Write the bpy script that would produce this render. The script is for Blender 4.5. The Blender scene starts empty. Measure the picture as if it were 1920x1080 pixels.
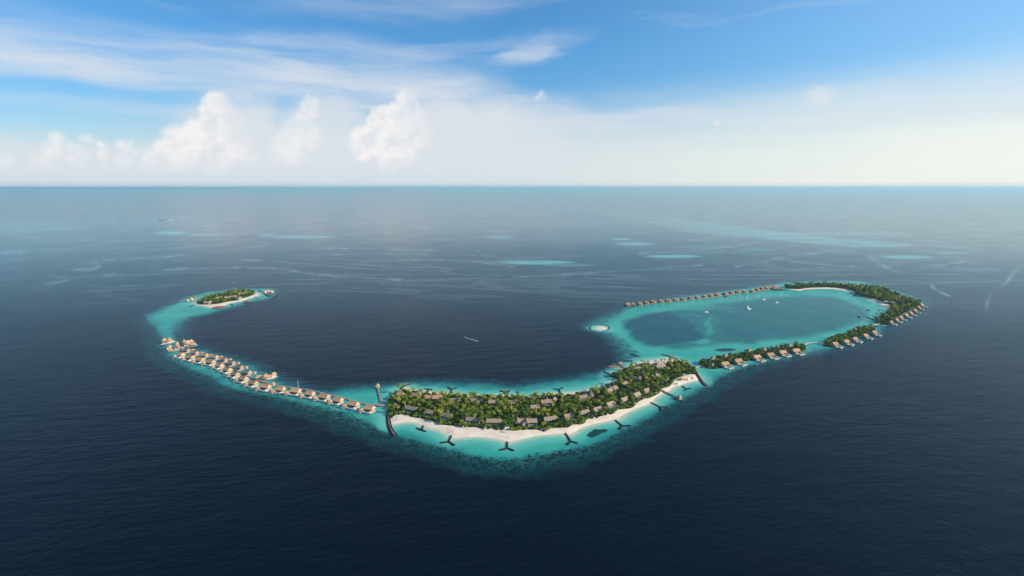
import bpy, math, random
import numpy as np
from math import sin, cos, pi, radians, atan2, hypot
from mathutils import Vector, Matrix
from mathutils.geometry import delaunay_2d_cdt

random.seed(7); np.random.seed(7)
scn = bpy.context.scene
C = scn.collection

# ------------------------------------------------------------------ camera
CAM_H, FPX, HOR = 400.0, 1000.0, 350.0
PITCH = math.atan((540 - HOR) / FPX)
cp, sp = cos(PITCH), sin(PITCH)
cam_d = bpy.data.cameras.new('camera')
cam_d.sensor_width = 36; cam_d.lens = 36 * FPX / 1920
cam_d.clip_start = 1; cam_d.clip_end = 400000
cam = bpy.data.objects.new('camera', cam_d); C.objects.link(cam)
cam.location = (0, 0, CAM_H); cam.rotation_euler = (pi / 2 - PITCH, 0, 0)
scn.camera = cam

# ------------------------------------------------------------------ world, sun, exposure
SUN_AZ, SUN_EL = radians(104), radians(26)
sund = bpy.data.lights.new('sun', 'SUN'); sund.energy = 4.6; sund.angle = radians(0.53)
sund.color = (1.0, 0.82, 0.60)
sun = bpy.data.objects.new('sun', sund); C.objects.link(sun)
sdir = Vector((sin(SUN_AZ) * cos(SUN_EL), cos(SUN_AZ) * cos(SUN_EL), sin(SUN_EL)))
sun.rotation_euler = sdir.to_track_quat('Z', 'Y').to_euler()
sun.location = (0, 0, 900)
scn.view_settings.view_transform = 'Standard'
scn.view_settings.look = 'None'
scn.view_settings.gamma = 1.0
scn.view_settings.use_curve_mapping = False
EXPO = 0.45
scn.view_settings.exposure = EXPO
SKY_STR = 0.1

def ray(px, py):
    a, b = (px - 960) / FPX, (540 - py) / FPX
    return (a, cp + b * sp, -sp + b * cp)
def at(px, py, z=0.0):
    d = ray(px, py); t = (z - CAM_H) / d[2]
    return (d[0] * t, d[1] * t)
def azel(px, py):
    x, y, z = ray(px, py); l = math.sqrt(x * x + y * y + z * z)
    return atan2(x, y) * 1000, math.asin(z / l) * 1000

# small node DSL ----------------------------------------------------
class NT:
    def __init__(s, tree): s.t = tree; s.n = tree.nodes; s.l = tree.links
    def new(s, typ, **kw):
        n = s.n.new(typ)
        for k, v in kw.items(): setattr(n, k, v)
        return n
    def put(s, sock, v):
        if isinstance(v, bpy.types.NodeSocket): s.l.new(v, sock)
        elif v is not None: sock.default_value = v
    def m(s, op, a, b=None, c=None, clamp=False):
        n = s.new('ShaderNodeMath', operation=op, use_clamp=clamp)
        s.put(n.inputs[0], a); s.put(n.inputs[1], b); s.put(n.inputs[2], c)
        return n.outputs[0]
    def v(s, op, a, b=None, scale=None):
        n = s.new('ShaderNodeVectorMath', operation=op)
        s.put(n.inputs[0], a); s.put(n.inputs[1], b)
        if scale is not None: s.put(n.inputs['Scale'], scale)
        return n.outputs['Value'] if op in ('DISTANCE', 'LENGTH', 'DOT_PRODUCT') else n.outputs[0]
    def mix(s, f, a, b):
        n = s.new('ShaderNodeMix', data_type='RGBA'); n.clamp_factor = True
        s.put(n.inputs[0], f)
        s.put(n.inputs[6], a if not isinstance(a, tuple) else (*a[:3], 1)); s.put(n.inputs[7], b if not isinstance(b, tuple) else (*b[:3], 1))
        return n.outputs[2]
    def rng(s, v, a, b, c=0.0, d=1.0, smooth=True):
        n = s.new('ShaderNodeMapRange'); n.interpolation_type = 'SMOOTHSTEP' if smooth else 'LINEAR'
        s.put(n.inputs[0], v)
        for i, q in zip((1, 2, 3, 4), (a, b, c, d)): s.put(n.inputs[i], q)
        return n.outputs[0]
    def noise(s, vec, scale, detail=4, rough=0.55, dist=0.0, out='Fac'):
        n = s.new('ShaderNodeTexNoise'); s.put(n.inputs['Vector'], vec)
        n.inputs['Scale'].default_value = scale; n.inputs['Detail'].default_value = detail
        n.inputs['Roughness'].default_value = rough; n.inputs['Distortion'].default_value = dist
        return n.outputs[out]
    def attr(s, name):
        n = s.new('ShaderNodeAttribute', attribute_name=name); return n.outputs['Fac']
    def combine(s, x, y, z=0.0):
        n = s.new('ShaderNodeCombineXYZ'); s.put(n.inputs[0], x); s.put(n.inputs[1], y); s.put(n.inputs[2], z); return n.outputs[0]

def srgb(r, g, b):
    f = lambda c: (c / 255 / 12.92) if c / 255 <= .04045 else ((c / 255 + .055) / 1.055) ** 2.4
    return (f(r), f(g), f(b))
def k_(c, k): return tuple(x * k for x in c)

def build_world():
    w = bpy.data.worlds.new('World'); scn.world = w; w.use_nodes = True
    T = NT(w.node_tree); T.n.clear()
    out = T.new('ShaderNodeOutputWorld'); bg = T.new('ShaderNodeBackground')
    bg.inputs['Strength'].default_value = SKY_STR
    sky = T.new('ShaderNodeTexSky', sky_type='NISHITA')
    sky.sun_disc = False; sky.sun_elevation = SUN_EL; sky.sun_rotation = SUN_AZ
    sky.altitude = 400; sky.air_density = 1.0; sky.dust_density = 0.6; sky.ozone_density = 3.0
    tc = T.new('ShaderNodeTexCoord')
    sep = T.new('ShaderNodeSeparateXYZ'); T.l.new(tc.outputs['Generated'], sep.inputs[0])
    az = T.m('MULTIPLY', T.m('ARCTAN2', sep.outputs[0], sep.outputs[1]), 1000.0)
    el = T.m('MULTIPLY', T.m('ARCSINE', sep.outputs[2]), 1000.0)
    P = T.combine(az, el, 0.0)
    K = 2 ** -EXPO / SKY_STR
    tint = T.mix(T.rng(el, 50, 260), (0.62, 0.84, 0.95), (0.47, 0.90, 1.12))
    col = T.v('MULTIPLY', sky.outputs[0], tint)
    toward = T.v('DOT_PRODUCT', tc.outputs['Generated'], (sin(SUN_AZ), cos(SUN_AZ), 0.0))
    col = T.v('SCALE', col, scale=T.m('MULTIPLY_ADD', toward, .24, 1.12))
    col = T.mix(T.m('MULTIPLY', T.rng(toward, -.25, .8), .62), col, k_(srgb(164, 208, 240), K))   # paler blue towards the sun
    # ---- horizon milk: higher to the sun side
    top = T.rng(az, -800, 900, 95, 190, smooth=False)
    nb = T.noise(T.v('MULTIPLY', P, (0.0022, 0.012, 1)), 1.0, 5, .55)
    e2 = T.m('ADD', el, T.m('MULTIPLY', T.m('SUBTRACT', nb, .5), 90))
    milk = T.m('SUBTRACT', 1.0, T.rng(T.m('DIVIDE', e2, top), 0.25, 1.25))
    milk = T.m('MULTIPLY', milk, .93)
    right = T.rng(toward, -.85, .45, 0, 1)
    milkc = T.mix(right, k_(srgb(205, 219, 230), K), k_(srgb(232, 239, 235), K))
    glow = T.m('MULTIPLY', T.rng(toward, -.05, 1.0), T.rng(el, 420, 0))
    milkc = T.mix(glow, milkc, k_(srgb(247, 246, 234), K * 1.10))
    col = T.mix(milk, col, milkc)
    # ---- high streaks of cirrus
    wz = T.noise(T.v('MULTIPLY', P, (0.004, 0.012, 1)), 1.0, 4, .55, out='Color')
    Pw = T.v('ADD', P, T.v('MULTIPLY', T.v('SUBTRACT', wz, (.5, .5, .5)), (220, 50, 0)))
    str_n = T.noise(T.v('MULTIPLY', Pw, (0.0022, 0.021, 1)), 1.0, 7, .58)
    str_f = T.noise(T.v('MULTIPLY', Pw, (0.007, 0.05, 1)), 1.0, 6, .6)
    def ell(x, y, a, b, rot=0.0, PP=Pw):
        cx, cy = azel(x, y)
        q = T.v('SUBTRACT', PP, (cx, cy, 0))
        if rot:
            r = T.new('ShaderNodeVectorRotate', rotation_type='Z_AXIS'); T.l.new(q, r.inputs[0])
            r.inputs['Angle'].default_value = -rot; q = r.outputs[0]
        q = T.v('MULTIPLY', q, (1 / a, 1 / b, 0))
        return T.m('SUBTRACT', 1.0, T.v('LENGTH', q))
    streaks = [  # x, y, half length, half height, tilt, strength
        (330, 118, 430, 62, -.05, .80), (60, 120, 250, 26, -.03, .65), (640, 122, 330, 62, -.02, .60),
        (700, 182, 260, 40, -.12, .95), (900, 195, 260, 45, -.12, .90), (1150, 228, 300, 24, .03, 1.0),
        (1000, 96, 120, 30, .25, .75), (200, 205, 260, 14, -.04, .35), (760, 12, 300, 26, .05, .35),
        (1700, 230, 420, 16, .01, .45), (880, 80, 180, 18, .1, .35), (1560, 205, 500, 40, .0, .35)]
    for x, y, a, b, r, st in streaks:
        g = T.rng(ell(x, y, a, b, r), 0.0, .62)
        n = T.m('ADD', T.m('MULTIPLY', str_n, .82), T.m('MULTIPLY', str_f, .20))
        f = T.m('MULTIPLY', T.m('MULTIPLY', g, T.rng(n, .26, .70)), st)
        col = T.mix(f, col, k_(srgb(214, 223, 234), K))
    # faint cirrus everywhere else, so the sky goes on beyond the frame
    gen = T.m('MULTIPLY', T.rng(str_n, .56, .8), .35)
    gen = T.m('MULTIPLY', gen, T.rng(el, 700, 250))
    col = T.mix(gen, col, k_(srgb(205, 220, 236), K))
    # ---- cumulus towers
    w1 = T.noise(P, .018, 3, .5, out='Color'); w2 = T.noise(P, .07, 5, .62, out='Color')
    Pc = T.v('ADD', P, T.v('MULTIPLY', T.v('SUBTRACT', w1, (.5, .5, .5)), (34, 26, 0)))
    Pc = T.v('ADD', Pc, T.v('MULTIPLY', T.v('SUBTRACT', w2, (.5, .5, .5)), (15, 15, 0)))
    def shade(PP):
        a = T.noise(PP, .026, 3, .5); return a
    relief = T.m('SUBTRACT', shade(Pc), shade(T.v('ADD', Pc, (9, -7, 0))))
    relief = T.rng(relief, -.22, .16)
    # soft grey veils spreading behind the towers
    wv = T.noise(P, .009, 5, .6)
    for x, y, a, b, st in [(300, 315, 420, 42, .6), (455, 262, 120, 84, .95), (610, 250, 80, 84, .85), (850, 262, 190, 86, .95), (700, 300, 420, 56, .9), (150, 300, 200, 40, .6),
                           (960, 250, 160, 60, .6), (1533, 178, 22, 22, .5), (1150, 270, 180, 40, .4)]:
        cx, cy = azel(x, y)
        q = T.v('LENGTH', T.v('MULTIPLY', T.v('SUBTRACT', Pc, (cx, cy, 0)), (1 / a, 1 / b, 0)))
        g = T.m('MULTIPLY', T.rng(T.m('ADD', q, T.m('MULTIPLY', T.m('SUBTRACT', wv, .5), .9)), 1.05, .45), st)
        col = T.mix(g, col, k_(srgb(219, 226, 233), K))
    groups = [
        # big left tower
        ([(412, 192, 20), (405, 205, 22), (415, 225, 34), (398, 235, 26), (380, 238, 18), (362, 248, 20), (345, 262, 26), (330, 275, 22),
          (318, 290, 26), (300, 305, 24), (283, 318, 18), (425, 262, 40), (390, 280, 44), (350, 300, 36), (395, 318, 34)], .95, 395, 455),
        # middle tower, fainter
        ([(582, 192, 16), (578, 206, 20), (568, 228, 20), (556, 246, 22), (543, 262, 22), (528, 280, 22), (515, 293, 14), (572, 258, 30), (550, 284, 30)], .6),
        # right tower
        ([(757, 190, 20), (766, 200, 26), (742, 212, 22), (722, 216, 20), (706, 216, 16), (704, 232, 22), (688, 246, 20), (672, 258, 18), (660, 264, 15),
          (770, 226, 34), (740, 244, 38), (705, 262, 32), (748, 275, 36), (735, 300, 26), (680, 282, 22), (790, 250, 30)], .95, 740, 815),
        # small ones at the left
        ([(112, 262, 12), (106, 276, 14), (98, 292, 14), (84, 308, 16), (70, 316, 14), (162, 257, 9), (140, 284, 14), (133, 302, 14), (188, 270, 10), (186, 288, 12),
          (230, 266, 12), (236, 274, 10), (244, 262, 7), (258, 286, 8), (225, 300, 16), (208, 314, 18), (236, 296, 14), (8, 300, 14), (440, 286, 16), (458, 290, 14), (474, 296, 10)], .8),
        ([(1012, 176, 9), (1022, 178, 7), (1005, 180, 7)], .6), ([(1345, 227, 7), (1343, 234, 3)], .9), ([(1533, 171, 11), (1527, 184, 11), (1539, 186, 12)], .3)]
    for circ, st, *fade in groups:
        acc = None
        for x, y, r in circ:
            cx, cy = azel(x, y)
            d = T.m('MULTIPLY_ADD', T.v('DISTANCE', Pc, (cx, cy, 0)), -1.0 / (r * 1.08), 1.0)
            d = T.m('MULTIPLY', d, r / 20.0)
            acc = d if acc is None else T.m('MAXIMUM', acc, d)
        f = T.rng(acc, -.06, .55)
        f = T.m('MULTIPLY', f, T.rng(el, 8, 62, .05, 1.0)); f = T.m('MULTIPLY', f, st)
        if fade: f = T.m('MULTIPLY', f, T.rng(T.m('ADD', az, T.m('MULTIPLY', el, -.0)), azel(fade[0], 260)[0], azel(fade[1], 260)[0], 1.0, .22))
        c = T.mix(relief, k_(srgb(222, 228, 235), K), k_(srgb(247, 244, 243), K))
        col = T.mix(f, col, c)
    # pale band right on the horizon
    hz = T.m('MULTIPLY', T.rng(T.m('ABSOLUTE', el), 34, 2), .55)
    col = T.mix(hz, col, T.mix(T.rng(toward, -.4, .5), k_(srgb(206, 219, 229), K), k_(srgb(240, 242, 235), K)))
    soft = T.m('MULTIPLY', T.rng(T.m('ABSOLUTE', el), 9, 0), .75)
    col = T.mix(soft, col, T.mix(T.rng(toward, -.4, .5), k_(srgb(176, 199, 213), K), k_(srgb(204, 220, 222), K)))
    # below the horizon (seen only in reflections) the sky ends in the same haze
    col = T.mix(T.rng(el, -2, -25), col, k_(srgb(140, 168, 184), K))
    T.l.new(col, bg.inputs[0]); T.l.new(bg.outputs[0], out.inputs[0])
build_world()

# ------------------------------------------------------------------ traced outlines (photo pixels -> ground plane)
REEF_OUT = [(523,545),(521,553),(516,560),(483,565.5),(458,573),(425,581.7),(396,590),(367,595),(353,603),(345,613),(343,628),(350,640),(362,646),(376.7,651),(408,661),(441.7,670),(475,681.7),(508,696),(527,706.7),(547,715),(570,724),(590,728),(606,730),(632,728),(657,725),(690,721.7),(732,719),(756,717),(783,714.5),(839,714),(894,716),(936,718),(960,721),(983,718),(1025,713),(1066,708),(1108,700),(1135,694),(1152,688),(1162,680),(1161,668),(1155,655),(1146,643),(1134,633),(1117,624),(1098,617),(1091,611),(1099,604),(1121,595),(1148,584.6),(1169,574),(1205,566),(1288,553),(1371,542),(1440,533),(1470,528),(1551,525),(1625,528),(1705,551),(1737,566),(1738,574),(1729,585),(1699,606),(1662,618),(1647,629),(1609,646),(1570,657),(1514,666),(1477,676),(1440,687),(1402,698),(1372,713),(1345,728),(1321,742),(1293,756),(1260,776),(1240,790),(1190,818),(1146,839),(1088,861),(1030,875),(971,883),(913,880),(855,868),(811,853),(767,841),(724,827),(680,812),(640,798),(600,784),(556,771),(523,760),(473,747),(440,740),(402,729),(377,713),(352,703),(327,691),(308,679),(294,668),(287,652),(288,640),(283,628),(273,613),(260,600),(273,589),(303,575),(325,565),(358,553),(400,545),(467,540),(516,540)]
CORAL_BAND = [(260,600),(273,613),(283,628),(288,640),(287,652),(294,668),(308,679),(327,691),(352,703),(377,713),(402,729),(440,740),(473,747),(523,760),(556,771),(600,784),(640,798),(680,812),(724,827),(767,841),(811,853),(855,868),(913,880),(971,884),(1030,877),(1088,862),(1146,840),(1190,819),(1240,791),(1260,777),(1293,757),(1321,743),(1345,729),(1372,714),(1402,698),(1440,687),(1440,681),(1402,688),(1375,696),(1341,708),(1327,721),(1316,733),(1288,750),(1260,762),(1233,775),(1205,789),(1190,796),(1160,812),(1132,825),(1088,837),(1044,843),(1000,848),(971,856),(928,857),(884,849),(826,838),(782,822),(750,820),(724,806),(690,788),(640,768),(590,757),(540,747),(506,741),(457,734),(427,727),(402,713),(378,701),(340,690),(315,676),(306,660),(305,640),(298,628),(278,605)]
CORAL_B = [(1094,604),(1089,612),(1098,620),(1117,627),(1134,637),(1146,648),(1154,660),(1158,672),(1175,676),(1205,672),(1215,664),(1195,655),(1180,640),(1165,630),(1152,618),(1150,605),(1165,595),(1176,580),(1160,578),(1120,594)]
CORAL_C = [(345,600),(340,613),(340,630),(352,642),(376,653),(408,663),(441,672),(475,684),(508,698),(527,708),(547,716),(570,725),(590,729),(620,730),(690,723),(732,720),(800,715),(894,717),(960,722),(1025,714),(1025,710),(960,716),(894,710),(800,708),(700,715),(600,722),(530,700),(440,664),(370,638),(360,610)]
BASINS = [([(1167,603),(1197,589),(1238,583),(1278,588),(1301,599),(1315,614),(1326,628),(1328,637),(1310,644),(1284,648),(1255,652),(1226,651),(1197,641),(1178,628),(1165,616)], .98),
    ([(1335,604),(1345,590),(1375,578),(1420,570),(1480,566),(1540,566),(1590,572),(1618,586),(1615,600),(1580,616),(1530,629),(1480,636),(1432,641),(1424,646),(1390,645.5),(1378,638),(1350,632),(1338,620)], .78),
    ([(1350,632),(1368,640),(1345,646),(1310,650),(1290,652),(1300,646),(1325,640)], .85)]
TURQ_SPOT = [(1328,612,12,24,.42),(1270,577,110,7,.4),(1313,640,30,5,.5),(1215,660,60,6,.5)]
PATCH = [(1101,816.5),(1106,811.5),(1112,808),(1116,805),(1125,806),(1131,805.2),(1138,806.3),(1134,809.5),(1127,811.5),(1121,815),(1115,817.5),(1109,819.5),(1104,818.5)]
MEADOW = [(1360,656,26,4.5,0),(1175,677,16,3,0),(1190,667,14,3,.2),(398,605,14,3,0)]

SAND_MAIN = [(727.8,768),(729,785),(731,796),(734.7,797.6),(755.5,793.5),(772,792.8),(783,795.5),(797,801),(818,806.7),(833,813.6),(841.7,820),(846.5,825.4),(852.8,823.3),(866.7,822),(894.4,820.6),(915,822),(936,825.4),(944,828),(950.5,832.5),(956,830.5),(962.5,829),(983,824),(1011,818.5),(1039,815.7),(1054,814.3),(1060,817.5),(1069,817.2),(1076,813.6),(1094.4,803.2),(1116.7,796.3),(1143,790.7),(1154,788),(1161,787),(1170,780),(1191,769),(1212,761),(1222,757.5),(1227,754),(1228.6,749.7),(1239.7,741.4),(1256.4,734.4),(1264.7,727.5),(1280,722),(1296.7,716.4),(1310,715),(1316,718),(1313,709),(1305,700),(1299,691),(1290,684),(1281,677.5),(1271.7,674),(1259,671.5),(1246.7,672),(1219,675.5),(1198,679),(1185.5,684),(1177,688),(1169,688),(1163,692),(1155,698),(1147,702),(1146,705),(1152,709),(1146,716),(1135.5,722),(1114.7,727.5),(1094,732.4),(1073.6,735),(1052.8,736.5),(1025,738),(1011,741.4),(983,743.5),(962.5,740.5),(947,738.6),(927.8,740.7),(900,741),(873.6,739.3),(852.8,737),(845.8,735.5),(825,736),(811,734.4),(797,733),(776.4,731.7),(766.7,728),(761,725.8),(752.8,729.5),(745.8,731.7),(739,737),(735,745),(729.5,753),(727.5,762)]
VEG_MAIN = [(727.8,768),(729,779),(734.7,785),(740,780),(761,779.5),(772,783),(789,786),(803,788.6),(822,796),(839,799.7),(854,799.7),(866.7,803.5),(886,802.5),(911,807),(925,805),(940,809),(947.5,804),(949.3,785),(952.2,785),(953.8,804),(958,808.7),(969,809.4),(978,808),(1008,808),(1019,811),(1025,809),(1035,804.6),(1043,802.5),(1062.5,804),(1071,800.4),(1075,795.5),(1085,797.6),(1097,794),(1101,788),(1116.7,786),(1129,782),(1143,779),(1153,776.8),(1158,771),(1183,766),(1191,761),(1202,752.5),(1221.7,745.6),(1235.5,738),(1241,731),(1253.6,726),(1262,719),(1268,712),(1285,706),(1305,702),(1312,711),(1313,709),(1304,698),(1298,691),(1289,684),(1274,680),(1256,683),(1233,686),(1205,688),(1194,690),(1183,694),(1172,697),(1160,702),(1149,703.5),(1150,708),(1160,712),(1158,718),(1146.7,724),(1128.6,732),(1105,737),(1080.5,744),(1060,745.6),(1046,744),(1025,745.6),(1000,749),(978,748),(950,746),(928,749),(900,747),(866.7,745.6),(839,743.5),(820,744),(797,741),(769,737),(755.5,735.4),(746,735.4),(738,742),(732,752),(729,762)]
SAND_LEFT = [(362,568),(371.7,572.5),(384,574.5),(397.7,577.6),(407,577.2),(418.5,574.4),(427,570.6),(439,567.5),(455,564.3),(468.5,560),(479,555.8),(489,552.4),(486,550.3),(475,548.5),(462,547.3),(440,548),(420,551.5),(400,556),(380,562),(368,566)]
VEG_LEFT = [(370,568.5),(378,571),(390,571.8),(401,571.2),(413,569.5),(428,566),(441,564.3),(452,560.5),(463,558),(473,554.5),(479,551.5),(474,548.8),(462,547.8),(440,548.8),(420,552.2),(400,556.8),(384,561.5),(373,566)]
SAND_BAR = [(1115.5,615.8),(1119,613),(1126,612.2),(1133,613),(1137.5,615),(1138.5,618.2),(1131,618.6),(1121.5,618.4)]
GROUND_A = [(1309,682),(1318,687.4),(1327,691.5),(1339.6,692.3),(1350.4,690.5),(1375,682.5),(1402,677.5),(1429,672.5),(1456,667.5),(1483,662.5),(1502,660),(1511.5,655.5),(1508.8,651.5),(1497,649),(1476,650.5),(1449,654.5),(1429,657),(1402,661),(1375,666.7),(1348,670.8),(1321,677)]
GROUND_B = [(1542.8,647),(1551,650.4),(1569.6,646.5),(1597.4,637.5),(1625,628),(1640,621.5),(1642,617),(1632.6,612.5),(1607,616),(1599,623),(1577,630),(1555,637.5)]
GROUND_C = [(1640,602.8),(1649,609),(1660,611),(1673,603.7),(1686,595.5),(1706.7,584),(1721,575),(1727,568.5),(1716,564.5),(1690,556),(1669.6,547),(1643.7,540.5),(1606.7,536.5),(1569.6,534),(1532.6,533.5),(1495.6,534.5),(1471.5,537),(1473,541),(1486,543.5),(1497.4,545.6),(1512,543.3),(1529,542.2),(1558.5,542),(1580.7,544.6),(1601,549.2),(1614,555.7),(1634,564.2),(1658.5,574.2),(1664,579.6),(1660,587),(1650,592),(1643.7,595)]
VEG_C = [(1640,602.5),(1649,608),(1660,610),(1672,603),(1685,594.5),(1706,583),(1720,574.5),(1725,568.5),(1715,565),(1690,556.8),(1669.6,547.8),(1643.7,541.3),(1606.7,537.2),(1569.6,534.8),(1532.6,534.3),(1495.6,535.2),(1473,537.5),(1475,540.7),(1488,542.3),(1500,542.6),(1512,541),(1529,539.8),(1558.5,539.7),(1580,541.4),(1599,545.4),(1606,551.5),(1620,557),(1641,562),(1660,569.5),(1668,573),(1667,583),(1661,590),(1650,596)]
FAR_REEF = [(1100,398),(1180,401),(1250,409),(1330,418),(1400,427),(1480,437),(1550,444),(1620,450),(1700,457),(1712,460),(1660,464),(1600,463),(1530,457),(1450,449),(1380,443),(1300,435),(1230,419),(1160,406)]
FAR_ELL = [(1165,448.5,22,2.4,.9),(1190,457,50,3.2,.9),(1262,480.5,66,3.6,1.),(1005,492,86,4.8,1.15),(1070,497,60,3,.5),(320,436.5,44,5,.85),(390,440,50,2.6,.6),(570,444,80,4,.75),(500,440,20,4,.6),(382,425,32,1.6,.6),(575,427,28,1.4,.5),(800,428,26,1.6,.55),(935,445,38,2.6,.7),(1700,482,64,4.5,.8),(1790,474,50,3.5,.45),(1560,438,200,6,.35),(60,425,120,14,.28),(300,415,160,12,.18),(1330,462,80,2,.4),(1420,468,60,2,.35),(1560,470,50,1.8,.3)]
SLICKS = [([(280,507.5),(350,504),(500,502.5),(600,515),(750,525)],1.6),([(175,477.5),(275,470),(375,460),(425,457.5)],1.2),([(190,487.5),(300,482.5),(400,471),(500,461),(600,465),(900,471)],1.2),
    ([(5,473),(40,472)],2.5),([(5,487),(42,485)],3),([(97,515),(125,525),(90,531)],2.5),([(105,500),(150,493),(180,490)],2),([(200,515),(225,514)],3.5),([(130,505),(170,505),(185,500)],2),
    ([(960,520),(1085,513),(1235,503),(1315,497)],1.5),([(1630,482),(1660,500),(1685,512)],2),([(1850,472),(1830,487),(1760,497),(1710,508),(1745,525),(1750,540),(1780,555)],1.4),
    ([(1920,495),(1900,512),(1885,532),(1855,555),(1850,585)],1.5),([(1720,457.5),(1805,465),(1848,472)],1.8),([(700,490),(850,487),(960,500)],1.1),([(1200,475),(1320,468),(1420,455)],1.2),
    ([(1380,500),(1480,480),(1600,470)],1.1),([(620,478),(760,476),(930,480)],1.),([(1290,450),(1400,446)],1.1),([(1480,490),(1600,500)],1.0),([(40,440),(120,450),(300,452)],1.3),([(450,487),(560,492)],1.2)]

def to_world(poly): return np.array([at(x, y) for x, y in poly])
def smooth(poly, n=4, closed=True):
    P = np.array(poly, float); m = len(P); out = []
    for i in range(m if closed else m - 1):
        if closed: a, b, c, d = P[i - 1], P[i], P[(i + 1) % m], P[(i + 2) % m]
        else: a, b, c, d = P[max(i - 1, 0)], P[i], P[i + 1], P[min(i + 2, m - 1)]
        for k in range(n):
            t = k / n
            out.append(.5 * ((2 * b) + (c - a) * t + (2 * a - 5 * b + 4 * c - d) * t * t + (3 * b - a - 3 * c + d) * t ** 3))
    if not closed: out.append(P[-1])
    return np.array(out)
def seg_dist(pts, poly, closed=True):
    """distance of every point to the outline and inside flag"""
    A = poly; B = np.roll(poly, -1, 0)
    if not closed: A, B = poly[:-1], poly[1:]
    res = np.empty(len(pts)); ins = np.zeros(len(pts), bool)
    for s in range(0, len(pts), 8000):
        p = pts[s:s + 8000][:, None, :]
        ab = (B - A)[None]; ap = p - A[None]
        t = np.clip((ap * ab).sum(-1) / np.maximum((ab * ab).sum(-1), 1e-9), 0, 1)
        d = ap - ab * t[..., None]
        res[s:s + 8000] = np.sqrt((d * d).sum(-1).min(1))
        if closed:
            y = p[..., 1]; c = ((A[None, :, 1] > y) != (B[None, :, 1] > y))
            xi = A[None, :, 0] + (y - A[None, :, 1]) * ab[..., 0] / np.where(ab[..., 1] == 0, 1e-9, ab[..., 1])
            ins[s:s + 8000] = ((c & (p[..., 0] < xi)).sum(1) % 2) == 1
    return res, ins
def sd(pts, poly):
    d, i = seg_dist(pts, poly); return np.where(i, d, -d)
def sstep(x, a, b):
    t = np.clip((x - a) / (b - a), 0, 1); return t * t * (3 - 2 * t)

# ------------------------------------------------------------------ materials
def mat(name, rough=.8, spec=.3):
    m = bpy.data.materials.new(name); m.use_nodes = True
    T = NT(m.node_tree); b = m.node_tree.nodes['Principled BSDF']
    b.inputs['Roughness'].default_value = rough; b.inputs['Specular IOR Level'].default_value = spec
    return m, T, b
def simple(name, col, rough=.8, var=.18, scale=1.5, spec=.3, stretch=(1, 1, 1), obj=True):
    m, T, b = mat(name, rough, spec)
    g = T.new('ShaderNodeNewGeometry'); tc = T.new('ShaderNodeTexCoord')
    vec = T.v('MULTIPLY', tc.outputs['Object'] if obj else g.outputs['Position'], stretch)
    n = T.noise(vec, scale, 5, .65)
    big = T.noise(g.outputs['Position'], .05, 2, .5)
    f = T.m('MULTIPLY_ADD', T.m('SUBTRACT', n, .5), 2 * var, 1.0)
    f = T.m('MULTIPLY', f, T.m('MULTIPLY_ADD', T.m('SUBTRACT', big, .5), .5 * var * 3, 1.0))
    c = T.v('SCALE', (*col[:3],), scale=f)
    T.l.new(c, b.inputs['Base Color'])
    return m
def leafmat(name, col, col2, trans=.25):
    m, T, b = mat(name, .6, .25)
    g = T.new('ShaderNodeNewGeometry')
    oi = T.new('ShaderNodeObjectInfo')
    n = T.noise(g.outputs['Position'], .16, 3, .6)
    n2 = T.noise(g.outputs['Position'], 1.2, 2, .6)
    f = T.rng(T.m('ADD', T.m('ADD', T.m('MULTIPLY', n, .8), T.m('MULTIPLY', n2, .35)), T.m('MULTIPLY', oi.outputs['Random'], .12)), .38, .88)
    c = T.mix(f, col, col2); T.l.new(c, b.inputs['Base Color'])
    tr = T.new('ShaderNodeBsdfTranslucent'); T.l.new(c, tr.inputs[0])
    ms = T.new('ShaderNodeMixShader'); ms.inputs[0].default_value = trans
    T.l.new(b.outputs[0], ms.inputs[1]); T.l.new(tr.outputs[0], ms.inputs[2])
    T.l.new(ms.outputs[0], m.node_tree.nodes['Material Output'].inputs[0])
    return m
def thatchmat(name, col):
    m, T, b = mat(name, .9, .1)
    tc = T.new('ShaderNodeTexCoord'); g = T.new('ShaderNodeNewGeometry'); oi = T.new('ShaderNodeObjectInfo')
    fib = T.noise(T.v('MULTIPLY', tc.outputs['Object'], (3.2, .6, .6)), 1.0, 4, .7)
    row = T.noise(T.v('MULTIPLY', tc.outputs['Object'], (.25, .2, 2.8)), 1.0, 3, .6)
    blot = T.noise(g.outputs['Position'], .35, 4, .6)
    f = T.m('ADD', T.m('ADD', T.m('MULTIPLY', fib, .5), T.m('MULTIPLY', row, .45)), T.m('MULTIPLY', blot, .5))
    f = T.m('ADD', f, T.m('MULTIPLY', oi.outputs['Random'], .28))
    c = T.mix(T.rng(f, .45, 1.2), k_(col, .62), k_(col, 1.3))
    T.l.new(c, b.inputs['Base Color'])
    bp = T.new('ShaderNodeBump'); bp.inputs['Strength'].default_value = .6; bp.inputs['Distance'].default_value = .12
    T.l.new(fib, bp.inputs['Height']); T.l.new(bp.outputs[0], b.inputs['Normal'])
    return m
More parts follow.
